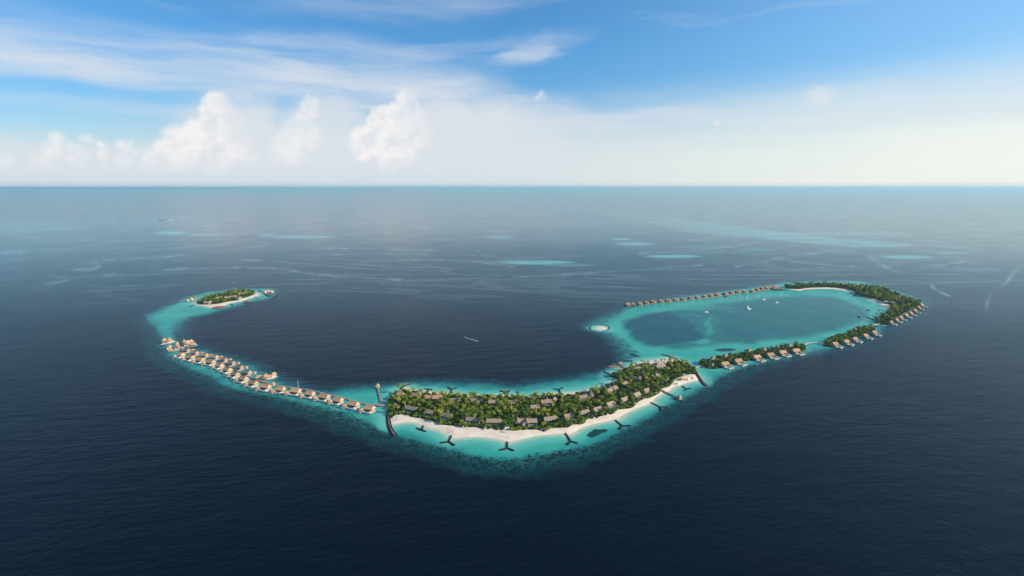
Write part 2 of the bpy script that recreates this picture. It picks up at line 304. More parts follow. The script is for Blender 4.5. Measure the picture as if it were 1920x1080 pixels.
M = dict(
    thatch=thatchmat('sandy_thatch', (.50, .33, .19)), thatch_grey=thatchmat('weathered_thatch', (.30, .24, .185)), thatch_tan=thatchmat('tan_thatch', (.42, .285, .185)),  # thatch is a sandy straw colour, warmer than the grey and tan
    white=simple('white_render', (.62, .59, .56), .7, .07), grey=simple('grey_render', (.30, .30, .33), .8, .1),  # grey: lavender shade on villa walls and decks put into the colour
    deck=simple('timber_deck', (.34, .27, .21), .75, .25, 2, stretch=(1, 6, 1)), deck_pale=simple('pale_deck', (.46, .39, .31), .75, .15, 2, stretch=(1, 6, 1)),
    jetty=simple('grey_boardwalk', (.26, .25, .26), .8, .25, 1.2, obj=False), dark=simple('dark_timber', (.07, .055, .05), .8, .3, 2),
    red=simple('red_brown_timber', (.30, .13, .09), .8, .25, 2), glass=simple('dark_glass', (.02, .03, .04), .12, .1, spec=.6),
    pool=simple('pool_water', (.02, .17, .24), .08, .1, spec=.6), pile=simple('pile_timber', (.12, .09, .07), .9, .2),
    rock=simple('dark_wet_rock', (.024, .018, .016), .8, .5, .9, obj=False), rock_pale=simple('weathered_rock', (.22, .18, .15), .9, .4, .9, obj=False),
    trunk=simple('palm_trunk', (.26, .21, .15), .9, .2), hull=simple('white_gelcoat', (.74, .74, .74), .3, .04, spec=.5), canvas=simple('cream_canvas', (.76, .68, .58), .8, .06),
    concrete=simple('pale_concrete', (.52, .47, .41), .8, .15, .8, obj=False), foam=simple('foam', (.6, .68, .72), .7, .3, .3, obj=False), tan_hull=simple('tan_hull', (.42, .3, .16), .6, .1), black=simple('black_hull', (.02, .02, .025), .4, .1),
    palm_y=leafmat('yellow_palm_leaf', (.085, .14, .010), (.42, .44, .03)), palm_g=leafmat('green_palm_leaf', (.020, .062, .006), (.18, .27, .018)),
    leaf_d=leafmat('dark_broadleaf', (.010, .038, .006), (.065, .14, .014)), leaf_m=leafmat('mid_broadleaf', (.038, .10, .009), (.21, .30, .02)),
    shrub=leafmat('bright_shrub_leaf', (.10, .20, .012), (.25, .38, .025)))

def sandmat():
    m, T, b = mat('coral_sand', .95, .1)
    g = T.new('ShaderNodeNewGeometry'); P = g.outputs['Position']
    n = T.noise(P, .05, 6, .6); n2 = T.noise(P, .6, 4, .7)
    edge = T.attr('edge')
    e = T.m('ADD', edge, T.m('MULTIPLY', T.m('SUBTRACT', n, .5), 9))
    wet = T.rng(e, 4.5, 1.0)
    c = T.mix(T.rng(T.m('ADD', T.m('MULTIPLY', n, .7), T.m('MULTIPLY', n2, .3)), .35, .65), (.68, .59, .49), (.82, .74, .63))
    tide = T.m('MULTIPLY', T.rng(T.m('ABSOLUTE', T.m('SUBTRACT', e, 13)), 2.2, .2), .28)
    c = T.mix(tide, c, (.50, .42, .34)); c = T.mix(T.m('MULTIPLY', wet, .6), c, (.62, .52, .40))
    T.l.new(c, b.inputs['Base Color'])
    return m
M['sand'] = sandmat()
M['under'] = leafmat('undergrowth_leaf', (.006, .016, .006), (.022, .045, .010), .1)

def watermat():
    m, T, b = mat('sea_water', .12, .14)
    b.inputs['IOR'].default_value = 1.26; b.inputs['Specular Tint'].default_value = (.42, .82, 1.0, 1)
    g = T.new('ShaderNodeNewGeometry'); P = g.outputs['Position']
    n1 = T.noise(P, .035, 6, .62); n2 = T.noise(P, .16, 5, .7); nb = T.noise(P, .008, 4, .55)
    lag_n = T.noise(P, .012, 5, .6, .6)
    s = T.m('ADD', T.attr('shelf'), T.m('MULTIPLY', T.m('SUBTRACT', n1, .5), 56))
    s = T.m('ADD', s, T.m('MULTIPLY', T.m('SUBTRACT', n2, .5), 28))
    deep = T.mix(T.rng(nb, .3, .7), (.0001, .0030, .0086), (.0002, .0044, .0118))
    c = T.mix(T.rng(s, -26, 10), deep, (.004, .060, .080))
    c = T.mix(T.rng(s, 0, 30), c, (.022, .21, .215))
    c = T.mix(T.rng(s, 20, 55), c, T.mix(T.rng(nb, .35, .65), (.028, .33, .275), (.055, .39, .32)))
    # sand just under the surface by the shore
    sh = T.m('ADD', T.attr('shore'), T.m('MULTIPLY', T.m('SUBTRACT', n1, .5), 10))
    c = T.mix(T.rng(sh, 34, 6), c, (.12, .47, .405)); c = T.mix(T.rng(sh, 10, -1), c, (.46, .55, .43))
    # deep lagoon
    lg = T.m('ADD', T.attr('lagoon'), T.m('MULTIPLY', T.m('SUBTRACT', lag_n, .5), .55))
    lgm = T.m('MULTIPLY', T.rng(lg, .10, 1.0), T.rng(T.attr('lagoon'), 0, .12))
    c = T.mix(T.m('MULTIPLY', lgm, .96), c, T.mix(T.rng(lag_n, .35, .65), (.006, .060, .086), (.014, .090, .112)))
    # coral heads: speckled, dense towards the drop-off
    sp1 = T.noise(P, .055, 5, .66, .3); sp2 = T.noise(P, .22, 4, .7)
    spk = T.m('ADD', T.m('MULTIPLY', sp1, .62), T.m('MULTIPLY', sp2, .42))
    co = T.attr('coral')
    thr = T.m('MULTIPLY_ADD', co, -.18, .655)
    gate = T.rng(s, -34, 6)
    spk = T.m('ADD', T.noise(P, .17, 5, .64, .15), T.m('MULTIPLY', T.m('SUBTRACT', sp1, .5), .75))
    thr = T.m('MULTIPLY_ADD', co, -.17, .66)
    cm = T.m('MULTIPLY', T.m('MULTIPLY', T.rng(spk, thr, T.m('ADD', thr, .03)), T.rng(co, .03, .2)), gate)
    c = T.mix(T.m('MULTIPLY', T.m('MULTIPLY', T.rng(T.m('ADD', co, T.m('MULTIPLY', T.m('SUBTRACT', sp1, .5), 1.2)), .15, .8), .74), gate), c, T.mix(T.rng(s, 0, 70), (.003, .045, .050), (.028, .15, .13)))
    c = T.mix(T.m('MULTIPLY', cm, .88), c, (.003, .014, .015))
    # few loose coral heads on the sandy flat
    sp3 = T.noise(P, .045, 3, .5, .2)
    c = T.mix(T.m('MULTIPLY', T.m('MULTIPLY', T.rng(sp3, .70, .76), T.rng(s, 20, 40)), .6), c, (.02, .12, .13))
    md = T.m('ADD', T.attr('meadow'), T.m('MULTIPLY', T.m('SUBTRACT', n1, .5), .6))
    c = T.mix(T.m('MULTIPLY', T.rng(md, .36, .46), .92), c, (.004, .026, .030))
    # far shoals, current lines, and haze painted into the far water
    haze_mix = T.rng(T.attr('painted_haze'), .0, 1.0, smooth=False)
    c = T.mix(T.m('MULTIPLY', T.m('MULTIPLY', haze_mix, T.rng(s, 0, -20)), .9), c, T.mix(nb, (.012, .070, .100), (.026, .100, .128)))  # body colour paled with distance, standing in for haze
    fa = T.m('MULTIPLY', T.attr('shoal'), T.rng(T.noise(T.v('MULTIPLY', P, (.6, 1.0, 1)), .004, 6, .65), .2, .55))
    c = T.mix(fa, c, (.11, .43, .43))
    sl_n = T.noise(T.v('MULTIPLY', P, (.004, .0014, 1)), 1.0, 6, .65)
    sl = T.m('MULTIPLY', T.attr('slick'), T.rng(sl_n, .34, .60))
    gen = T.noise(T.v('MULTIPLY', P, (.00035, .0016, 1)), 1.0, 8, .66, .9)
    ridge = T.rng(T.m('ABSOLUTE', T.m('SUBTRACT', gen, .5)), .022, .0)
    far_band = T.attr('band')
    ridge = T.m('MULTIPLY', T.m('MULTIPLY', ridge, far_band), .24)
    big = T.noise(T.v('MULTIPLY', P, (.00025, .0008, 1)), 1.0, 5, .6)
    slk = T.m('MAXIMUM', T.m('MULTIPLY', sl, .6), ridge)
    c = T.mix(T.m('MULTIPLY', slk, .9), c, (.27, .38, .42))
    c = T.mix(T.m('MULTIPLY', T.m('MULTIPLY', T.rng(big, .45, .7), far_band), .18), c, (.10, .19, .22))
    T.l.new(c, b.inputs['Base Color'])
    rg = T.m('ADD', T.m('MULTIPLY', T.noise(P, .004, 4, .6), .12), T.rng(T.v('LENGTH', P), 900, 6000, .19, .09))
    T.l.new(rg, b.inputs['Roughness'])
    # wind waves
    rot = T.new('ShaderNodeVectorRotate', rotation_type='Z_AXIS'); T.l.new(P, rot.inputs[0]); rot.inputs['Angle'].default_value = radians(-12)
    wv = T.v('MULTIPLY', rot.outputs[0], (.55, 1.0, 1))
    h1 = T.noise(wv, .10, 3, .6, .4); h2 = T.noise(wv, .35, 4, .65); h3 = T.noise(T.v('MULTIPLY', rot.outputs[0], (.4, 1, 1)), .028, 2, .5)
    calm = T.m('SUBTRACT', 1.0, T.m('MULTIPLY', T.rng(s, 0, 40), .55))
    hh = T.m('ADD', T.m('ADD', T.m('MULTIPLY', h1, 3.0), T.m('MULTIPLY', h2, 1.1)), T.m('MULTIPLY', h3, 4.0))
    hh = T.m('MULTIPLY', hh, calm)
    bp = T.new('ShaderNodeBump'); dist = T.v('LENGTH', P); T.l.new(T.rng(dist, 800, 5000, .40, .05), bp.inputs['Strength']); bp.inputs['Distance'].default_value = 1.0
    T.l.new(hh, bp.inputs['Height']); T.l.new(bp.outputs[0], b.inputs['Normal'])
    return m
M['water'] = watermat()

def hazebox():
    m = bpy.data.materials.new('sea_haze'); m.use_nodes = True
    T = NT(m.node_tree); T.n.clear()
    o = T.new('ShaderNodeOutputMaterial'); v = T.new('ShaderNodeVolumePrincipled')
    v.inputs['Color'].default_value = (.52, .86, 1.0, 1)
    v.inputs['Density'].default_value = HAZE; v.inputs['Anisotropy'].default_value = .2
    T.l.new(v.outputs[0], o.inputs['Volume'])
    return m
HAZE = 2.4e-5

# ------------------------------------------------------------------ object helpers
def link(o, parent=None):
    C.objects.link(o)
    if parent is not None: o.parent = parent
    return o
def tag(o, label=None, cat=None, group=None, kind=None):
    if label: o['label'] = label
    if cat: o['category'] = cat
    if group: o['group'] = group
    if kind: o['kind'] = kind
    return o
class MB:
    """collects primitives into one mesh"""
    def __init__(s): s.v = []; s.f = []; s.mi = []; s.cur = 0; s.marks = []
    def add(s, vs, fs):
        o = len(s.v); s.marks.append((o, len(s.f))); s.v += [tuple(p) for p in vs]; s.f += [tuple(i + o for i in f) for f in fs]; s.mi += [s.cur] * len(fs)
        return s
    def box(s, x0, x1, y0, y1, z0, z1):
        vs = [(x0,y0,z0),(x1,y0,z0),(x1,y1,z0),(x0,y1,z0),(x0,y0,z1),(x1,y0,z1),(x1,y1,z1),(x0,y1,z1)]
        return s.add(vs, [(0,3,2,1),(4,5,6,7),(0,1,5,4),(1,2,6,5),(2,3,7,6),(3,0,4,7)])
    def prism(s, pts, z0, z1):
        n = len(pts)
        a = sum(pts[i][0] * pts[(i + 1) % n][1] - pts[(i + 1) % n][0] * pts[i][1] for i in range(n))
        if a < 0: pts = pts[::-1]
        vs = [(x, y, z0) for x, y in pts] + [(x, y, z1) for x, y in pts]
        return s.add(vs, [tuple(range(n))[::-1], tuple(range(n, 2 * n))] + [(i, (i + 1) % n, n + (i + 1) % n, n + i) for i in range(n)])
    def roof(s, cx, cy, L, W, z, h, hip=.12, rot=0, th=.35, sag=.0):
        """hipped gable thatch: eaves L x W, ridge shortened by hip*L at both ends"""
        a, b, r = L / 2, W / 2, L / 2 * (1 - 2 * hip)
        vs = [(-a,-b,z),(a,-b,z),(a,b,z),(-a,b,z),(-r,0,z+h),(r,0,z+h),(-a,-b,z-th),(a,-b,z-th),(a,b,z-th),(-a,b,z-th)]
        # mid ring gives the slope a slight belly
        m = .5; k = .46 - sag
        mid = [(-a+(a-r)*m,-b*(1-m),z+h*k),(a-(a-r)*m,-b*(1-m),z+h*k),(a-(a-r)*m,b*(1-m),z+h*k),(-a+(a-r)*m,b*(1-m),z+h*k)]
        vs += mid
        fs = [(0,1,11,10),(10,11,5,4),(2,3,13,12),(12,13,4,5),(1,2,12,11),(11,12,5),(3,0,10,13),(13,10,4),(0,6,7,1),(1,7,8,2),(2,8,9,3),(3,9,6,0),(6,9,8,7)]
        c, q = cos(rot), sin(rot)
        return s.add([(cx + x * c - y * q, cy + x * q + y * c, zz) for x, y, zz in vs], fs)
    def cone(s, cx, cy, r, z, h, n=4, r2=0.0, rot=pi / 4, th=.3):
        vs = [(cx + r * cos(rot + i * 2 * pi / n), cy + r * sin(rot + i * 2 * pi / n), z) for i in range(n)]
        vb = [(x, y, z - th) for x, y, _ in vs]
        vm = [(cx + r * .48 * cos(rot + i * 2 * pi / n), cy + r * .48 * sin(rot + i * 2 * pi / n), z + h * .42) for i in range(n)]
        fs = [tuple(range(n, 2 * n))[::-1]]
        for i in range(n):
            j = (i + 1) % n
            fs += [(n + i, n + j, j, i), (i, j, 2 * n + j, 2 * n + i), (2 * n + i, 2 * n + j, 3 * n)]
        return s.add(vs + vb + vm + [(cx, cy, z + h)], fs)
    def cyl(s, cx, cy, z0, z1, r0, r1=None, n=6):
        r1 = r0 if r1 is None else r1
        vs = [(cx + r0 * cos(2*pi*i/n), cy + r0 * sin(2*pi*i/n), z0) for i in range(n)] + [(cx + r1 * cos(2*pi*i/n), cy + r1 * sin(2*pi*i/n), z1) for i in range(n)]
        return s.add(vs, [tuple(range(n))[::-1], tuple(range(n, 2*n))] + [(i, (i+1) % n, n + (i+1) % n, n + i) for i in range(n)])
    def rock(s, x, y, z, r):
        vs = []; n = 5
        a0 = random.random() * 6
        for zz, rr in ((-.5, .8), (.25, 1.0), (.7, .6)):
            for i in range(n):
                q = rr * r * random.uniform(.75, 1.2); a = a0 + 2 * pi * i / n + zz
                vs.append((x + q * cos(a), y + q * sin(a), z + zz * r * random.uniform(.8, 1.2)))
        fs = [(10, 11, 12, 13, 14)]
        for k in (0, 5):
            for i in range(n): fs.append((k + i, k + (i + 1) % n, k + 5 + (i + 1) % n, k + 5 + i))
        return s.add(vs, fs)
    def each(s, name, mats, parent):
        """every primitive collected becomes a part of its own"""
        for (v0, v1, f0, f1) in s.runs():
            b = MB(); b.v = s.v[v0:v1]; b.f = [tuple(i - v0 for i in f) for f in s.f[f0:f1]]; b.mi = s.mi[f0:f1]; b.build(name, mats, parent)
    def runs(s):
        out = []; p = s.marks + [(len(s.v), len(s.f))]
        for a, b in zip(p[:-1], p[1:]): out.append((a[0], b[0], a[1], b[1]))
        return out
    def mesh(s, name, mats):
        me = bpy.data.meshes.new(name); me.from_pydata(s.v, [], s.f)
        if not isinstance(mats, (list, tuple)): mats = [mats]
        for m in mats: me.materials.append(m)
        if len(mats) > 1: me.polygons.foreach_set('material_index', s.mi)
        me.update(); return me
    def build(s, name, mats, parent=None):
        o = link(bpy.data.objects.new(name, s.mesh(name, mats)), parent)
        if name == 'piles': o['kind'] = 'stuff'
        return o
def empty(name, loc=(0, 0, 0), rz=0.0, scale=1.0):
    o = bpy.data.objects.new(name, None); o.empty_display_size = 2; C.objects.link(o)
    o.location = loc; o.rotation_euler = (0, 0, rz); o.scale = (scale,) * 3; return o
def copy_tree(o, loc, rz, scale=1.0, protos=None):
    r = o.copy(); C.objects.link(r); r.location = loc; r.rotation_euler = (0, 0, rz)
    r.scale = scale if isinstance(scale, tuple) else (scale,) * 3
    for ch in protos:
        c = ch[0].copy(); C.objects.link(c); c.parent = r
        for g in ch[1]:
            d = g.copy(); C.objects.link(d); d.parent = c
    return r
def family(o): return [(c, list(c.children)) for c in o.children]
class Proto:
    """first use moves the original, later uses copy it with its parts"""
    def __init__(s, root): s.root = root; s.fam = family(root); s.used = False
    def put(s, x, y, rz, label, cat, group=None, scale=1.0, z=0.0):
        sc = scale if isinstance(scale, tuple) else (scale,) * 3
        if not s.used:
            s.used = True; o = s.root; o.location = (x, y, z); o.rotation_euler = (0, 0, rz); o.scale = sc
        else: o = copy_tree(s.root, (x, y, z), rz, sc, s.fam)
        if 'group' in o: del o['group']
        return tag(o, label, cat, group)
ORD = 'first second third fourth fifth sixth seventh eighth ninth tenth eleventh twelfth thirteenth fourteenth fifteenth sixteenth seventeenth eighteenth nineteenth twentieth twenty-first twenty-second'.split()
FOOT = []   # footprints kept clear of trees: x, y, radius along, radius across, angle
def footprint(x, y, a, b, rz): FOOT.append((x, y, a, b, rz))

# ------------------------------------------------------------------ water
def build_water():
    ys = [352.9, 354, 355.5, 357.5, 360] + list(np.arange(363, 520, 2.0)) + list(np.arange(520, 900, 1.3)) + list(np.arange(900, 1120, 14.0)) + [1300, 1700, 2600]
    dep = [math.atan((y - 540) / FPX) + PITCH for y in ys]
    Y = np.array([CAM_H / math.tan(d) for d in dep])
    cs = np.concatenate([[-1.06], np.arange(-.985, .985, .0021), [1.06]])
    D = Y * cp + CAM_H * sp
    X = D[:, None] * cs[None, :]
    YY = np.repeat(Y[:, None], len(cs), 1)
    R = 160000.0
    X[:, 0] = -R; X[:, -1] = R
    X = np.clip(X, -R, R)
    back = np.full((1, len(cs)), -R * .6); Xb = X[-1:, :].copy()
    X = np.vstack([X, Xb]); YY = np.vstack([YY, back])
    nr, nc = X.shape
    co = np.zeros((nr * nc, 3), np.float32); co[:, 0] = X.ravel(); co[:, 1] = YY.ravel()
    i = np.arange(nr - 1)[:, None] * nc + np.arange(nc - 1)[None]
    quads = np.stack([i, i + nc, i + nc + 1, i + 1], -1).reshape(-1, 4)
    me = bpy.data.meshes.new('water'); me.vertices.add(len(co)); me.vertices.foreach_set('co', co.ravel())
    me.loops.add(quads.size); me.polygons.add(len(quads))
    me.loops.foreach_set('vertex_index', quads.ravel().astype(np.int32))
    me.polygons.foreach_set('loop_start', (np.arange(len(quads)) * 4).astype(np.int32))
    me.update()
    pts = co[:, :2].astype(float)
    # photo coordinates of the vertices, to read the traced masks
    Dv = pts[:, 1] * cp + CAM_H * sp
    px = 960 + FPX * pts[:, 0] / np.maximum(Dv, 1)
    py = 540 - FPX * ((pts[:, 1] * sp - CAM_H * cp) / np.maximum(Dv, 1))
    ok = pts[:, 1] > 300
    near = ok & (py > 515) & (py < 905) & (px > 240) & (px < 1780)
    idx = np.where(near)[0]; P = pts[idx]; Q = np.stack([px[idx], py[idx]], 1)
    A = {k: np.zeros(len(pts), np.float32) for k in ('shelf', 'shore', 'lagoon', 'coral', 'meadow', 'shoal', 'slick', 'band', 'painted_haze')}
    A['shelf'][:] = -80; A['shore'][:] = 200
    outl = to_world(smooth(REEF_OUT, 3)); s = sd(P, outl)
    A['shelf'][idx] = np.clip(s, -80, 200)
    sh = np.full(len(P), 200.)
    for poly in (SAND_MAIN, SAND_LEFT, SAND_BAR):
        d, ins = seg_dist(P, to_world(smooth(poly, 3))); sh = np.minimum(sh, np.where(ins, 0, d))
    dC, insC = seg_dist(P, to_world(smooth(GROUND_C[22:29], 3, False)), False); sh = np.minimum(sh, dC * 1.2)
    for poly in (GROUND_A, GROUND_B):
        d, ins = seg_dist(P, to_world(poly)); sh = np.minimum(sh, d * .6 + 20)
    A['shore'][idx] = sh
    lag = np.zeros(len(P))
    wob = lambda a, b, k: np.sin(Q[:, 0] * a + 1.3 * np.sin(Q[:, 1] * b) + k) + .6 * np.sin(Q[:, 0] * a * 2.3 + Q[:, 1] * b * 1.7 + k * 2)
    Qw = (Q + np.stack([4 * wob(.08, .21, 0), 1.6 * wob(.07, .3, 2)], 1)) * np.array([1, 2.2])
    for poly, st in BASINS:
        dd = sd(Qw, smooth(poly, 3) * np.array([1, 2.2])); lag = np.maximum(lag, st * sstep(dd, -15, 20))
    base = np.array([(1175,598),(1230,581),(1300,570),(1400,557),(1480,550),(1560,551),(1610,566),(1640,584),(1625,606),(1570,625),(1510,638),(1450,644),(1380,648),(1320,655),(1260,660),(1210,645),(1170,625),(1160,610)], float)
    dl, il = seg_dist(Q * np.array([1, 2.2]), smooth(base, 3) * np.array([1, 2.2]))
    lag = np.maximum(lag, .72 * sstep(np.where(il, dl, -dl), -6, 24))
    for x, y, a, b, st in TURQ_SPOT:
        r = np.hypot((Qw[:, 0] - x) / a, (Qw[:, 1] / 2.2 - y) / b); lag *= 1 - st * (1 - sstep(r, .3, 1.1))
    A['lagoon'][idx] = lag
    c1 = sd(P, to_world(smooth(CORAL_BAND, 2))); cv = sstep(c1, -10, 22); wE = sstep(-s, -34, -4); cv = cv * (1 - wE) + sstep(c1, -60, -35) * wE
    cv = np.maximum(cv, .5 * sstep(sd(P, to_world(smooth(CORAL_B, 2))), -10, 25))
    cv = np.maximum(cv, .8 * sstep(sd(P, to_world(CORAL_C)), -6, 12))
    A['coral'][idx] = cv * sstep(sh, 12, 30)
    mdw = np.zeros(len(P))
    for x, y, a, b, ro in MEADOW:
        dx, dy = Q[:, 0] - x, Q[:, 1] - y
        r = np.hypot((dx * cos(ro) + dy * sin(ro)) / a, (-dx * sin(ro) + dy * cos(ro)) / b)
        mdw = np.maximum(mdw, (1 - sstep(r, .5, 1.2)) * (1.0 if y > 800 else .55))
    mdw = np.maximum(mdw, 1.1 * sstep(sd(P, to_world(smooth(PATCH, 3))), -6, 5))
    # ring of dark coral round the sand bar
    r = np.hypot((Q[:, 0] - 1124) / 30, (Q[:, 1] - 615) / 11)
    mdw = np.maximum(mdw, np.exp(-((r - .62) / .12) ** 2) * .55)
    A['meadow'][idx] = mdw
    fi = np.where(ok & (py > 380) & (py < 660))[0]; F = np.stack([px[fi], py[fi]], 1)
    sc = np.array([1, 3.5])
    v = sstep(sd(F * sc, np.array(FAR_REEF, float) * sc), -4, 9) * .62 * sstep(F[:, 0], 1050, 1500)
    ed = sd(F * sc, np.array(FAR_REEF, float) * sc)
    v = np.maximum(v, .55 * np.exp(-(ed / 4) ** 2) * sstep(F[:, 0], 1050, 1350))
    for x, y, a, b, st in FAR_ELL:
        r = np.hypot((F[:, 0] - x) / a, (F[:, 1] - y) / b); v = np.maximum(v, st * (1 - sstep(r, .45, 1.05)))
    A['shoal'][fi] = np.clip(v, 0, 1)
    sl = np.zeros(len(F))
    for line, wd in SLICKS:
        d, _ = seg_dist(F * np.array([.55, 1]), smooth(line, 5, False) * np.array([.55, 1]), False); sl = np.maximum(sl, np.exp(-(d / (wd * 1.5)) ** 2) * (.35 + .65 * sstep(np.sin(F[:, 0] * .11 + F[:, 1] * .23) + np.sin(F[:, 0] * .043), -1.2, 1)))
    A['slick'][fi] = sl
    A['painted_haze'][:] = (1 - sstep(py, 400, 690)) ** 1.5 * ok  # painted distance haze, stronger towards the horizon
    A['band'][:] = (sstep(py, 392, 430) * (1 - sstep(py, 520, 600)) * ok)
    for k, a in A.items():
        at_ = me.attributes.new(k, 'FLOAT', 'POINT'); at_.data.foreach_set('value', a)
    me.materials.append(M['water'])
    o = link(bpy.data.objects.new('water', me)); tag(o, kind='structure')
build_water()

# ------------------------------------------------------------------ land sheets
def landsheet(name, poly, mt, top, slope, step, kind='structure', z0=-.35, jitter=0.0, bump=0.0):
    w = to_world(smooth(poly, 4)) if len(poly) > 12 else to_world(smooth(poly, 6))
    x0, y0 = w.min(0); x1, y1 = w.max(0)
    gx, gy = np.meshgrid(np.arange(x0, x1, step), np.arange(y0, y1, step))
    g = np.stack([gx.ravel(), gy.ravel()], 1) + np.random.uniform(-.3, .3, (gx.size, 2)) * step
    d, ins = seg_dist(g, w); keep = ins & (d > step * .6); g = g[keep]; d = d[keep]
    n = len(w)
    vs = [Vector(p) for p in w] + [Vector(p) for p in g]
    ed = [(i, (i + 1) % n) for i in range(n)]
    r = delaunay_2d_cdt(vs, ed, [list(range(n))], 1, 1e-4)
    pts = np.array([(v.x, v.y) for v in r[0]])
    dd, _ = seg_dist(pts, w); dd = np.where(dd < .05, 0, dd)
    z = z0 + np.minimum(top - z0, dd * slope)
    if bump: z = z + np.random.uniform(0, bump, len(z)) * (dd > .1)
    me = bpy.data.meshes.new(name)
    me.from_pydata([(float(a[0]), float(a[1]), float(b)) for a, b in zip(pts, z)], [], [tuple(f) for f in r[2]])
    at_ = me.attributes.new('edge', 'FLOAT', 'POINT'); at_.data.foreach_set('value', dd.astype(np.float32))
    me.materials.append(mt)
    for p in me.polygons: p.use_smooth = True
    o = link(bpy.data.objects.new(name, me)); tag(o, kind=kind); return w
W_MAIN = landsheet('beach', SAND_MAIN, M['sand'], 1.5, .12, 5)
landsheet('beach', SAND_LEFT, M['sand'], 1.2, .1, 5)
landsheet('sandbar', SAND_BAR, M['sand'], .9, .1, 4)
landsheet('beach', GROUND_C, M['sand'], 1.2, .12, 7)
landsheet('ground', GROUND_A, M['rock_pale'], 1.0, .6, 6)
landsheet('ground', GROUND_B, M['rock_pale'], 1.0, .6, 6)
def shrinkpx(poly, k):
    P = np.array(poly); c = P.mean(0); return [tuple(c + (p - c) * (1 - k / max(1, hypot(*(p - c))))) for p in P]
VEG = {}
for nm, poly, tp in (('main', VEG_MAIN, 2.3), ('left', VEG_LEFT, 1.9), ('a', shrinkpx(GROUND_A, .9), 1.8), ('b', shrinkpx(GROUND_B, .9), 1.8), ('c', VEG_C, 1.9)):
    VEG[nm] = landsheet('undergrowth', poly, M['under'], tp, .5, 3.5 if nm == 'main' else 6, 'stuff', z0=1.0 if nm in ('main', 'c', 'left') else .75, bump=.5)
# sandbar and islet far off
def far_islet(px, py, a, b, mt, name, h, label=None):
    pts = [(px + a * cos(t), py + b * sin(t) * (1 + .3 * sin(3 * t))) for t in np.linspace(0, 2 * pi, 14, endpoint=False)]
    landsheet(name, pts, mt, h, .2, 30)
far_islet(1015, 494.2, 11, 1.1, M['sand'], 'sandbar', 1.0)
far_islet(302, 413.4, 7, .8, M['rock_pale'], 'rocky_islet', 6)
far_islet(320, 413.0, 9, .5, M['sand'], 'sandbar', 1.5)

# ------------------------------------------------------------------ building prototypes
def villa_front():
    """overwater villa: long thatched house, pavilion at its left front, pool between walls (origin: middle of the main roof)"""
    r = empty('overwater_villa')
    MB().roof(0, 0, 21.5, 14.2, 6.0, 6.0, .08).build('roof', M['thatch'], r)
    MB().box(-9.3, 9.3, -4.6, 5.2, 2.0, 6.1).build('wall', M['grey'], r)
    b = MB(); b.prism([(-16, -17.5), (-8, -17.5), (-6.5, -15.5), (10, -15.5), (13, -12.5), (13, 4), (11, 6.5), (-11, 6.5), (-12, -4), (-16, -7)], 1.5, 2.0).build('deck', M['grey'], r)  # shade over the deck is painted in as grey-lavender
    win = MB().box(-2, 2, -4.72, -4.5, 2.3, 5.2)
    wme = win.mesh('window', M['glass'])
    for x in (-5.2, 0.0, 5.2):
        w = link(bpy.data.objects.new('window', wme), r); w.location = (x, 0, 0)
    MB().roof(-12.2, -11.2, 7.6, 7.6, 4.9, 3.2, .22, .25).build('pavilion_roof', M['thatch'], r)
    b = MB()
    b.box(-15, -13.2, -12, -9, 2.0, 4.7); b.build('pavilion_wall', M['white'], r)
    MB().box(-6.6, 6.4, -12.8, -9.2, 2.0, 2.28).build('pool', M['pool'], r)
    b = MB(); b.box(-7.4, 7.6, -13.9, -13.1, 2.0, 3.3); b.box(-7.4, -6.9, -13.1, -5, 2.0, 3.0); b.box(8.4, 12.4, -13.0, -12.4, 1.2, 3.4); b.box(12.4, 13.0, -12.4, 1.8, 1.2, 3.0); b.box(8.2, 8.7, -12.4, -5.0, 2.0, 3.6)
    b.box(-13.6, -8.6, -17.2, -16.4, .4, 2.6); b.each('garden_wall', M['white'], r)
    b = MB()
    for x in np.arange(-14, 12.6, 4.2):
        for y in (-14.5, -8, 0, 5.5):
            b.cyl(x, y, -1, 1.5, .28, n=5)
    b.build('piles', M['pile'], r)
    return Proto(r)
def villa_back():
    """overwater villa of the second row: pavilion behind right and a ramp at the right"""
    r = empty('overwater_villa')
    MB().roof(0, 0, 18.5, 13, 6.0, 6.0, .08).build('roof', M['thatch_tan'], r)
    MB().box(-8, 8, -4.4, 4.6, 2.0, 6.1).build('wall', M['grey'], r)
    MB().prism([(-9.5, -6), (9.5, -6), (14, -2), (14, 12), (4, 14), (-9.5, 7)], 1.5, 2.0).build('deck', M['grey'], r)  # deck colour carries its shade
    MB().roof(11, 10.5, 6.5, 6.5, 4.6, 3.0, .25, .6).build('pavilion_roof', M['thatch'], r)
    MB().box(9.4, 12.6, 9.2, 11.8, 2.0, 4.5).build('pavilion_wall', M['white'], r)
    wme = MB().box(-1.4, 1.4, -4.52, -4.3, 2.6, 5.0).mesh('window', M['glass'])
    for x in (-4.5, .5):
        w = link(bpy.data.objects.new('window', wme), r); w.location = (x, 0, 0)
    b = MB(); b.prism([(9, -14), (11.5, -14), (14.5, -2), (12, -2)], 1.6, 2.0); b.build('ramp', M['deck_pale'], r); MB().prism([(11.3, -14), (11.7, -14), (14.9, -2), (14.5, -2)], 2.0, 3.6).build('parapet', M['deck_pale'], r)
    b = MB()
    for x in (-8, -2.5, 3, 8.5):
        for y in (-5, 0, 5): b.cyl(x, y, -1, 1.5, .28, n=5)
    for x, y in ((12, 10), (12, 0), (11, -8)): b.cyl(x, y, -1, 1.5, .28, n=5)
    b.build('piles', M['pile'], r)
    return Proto(r)
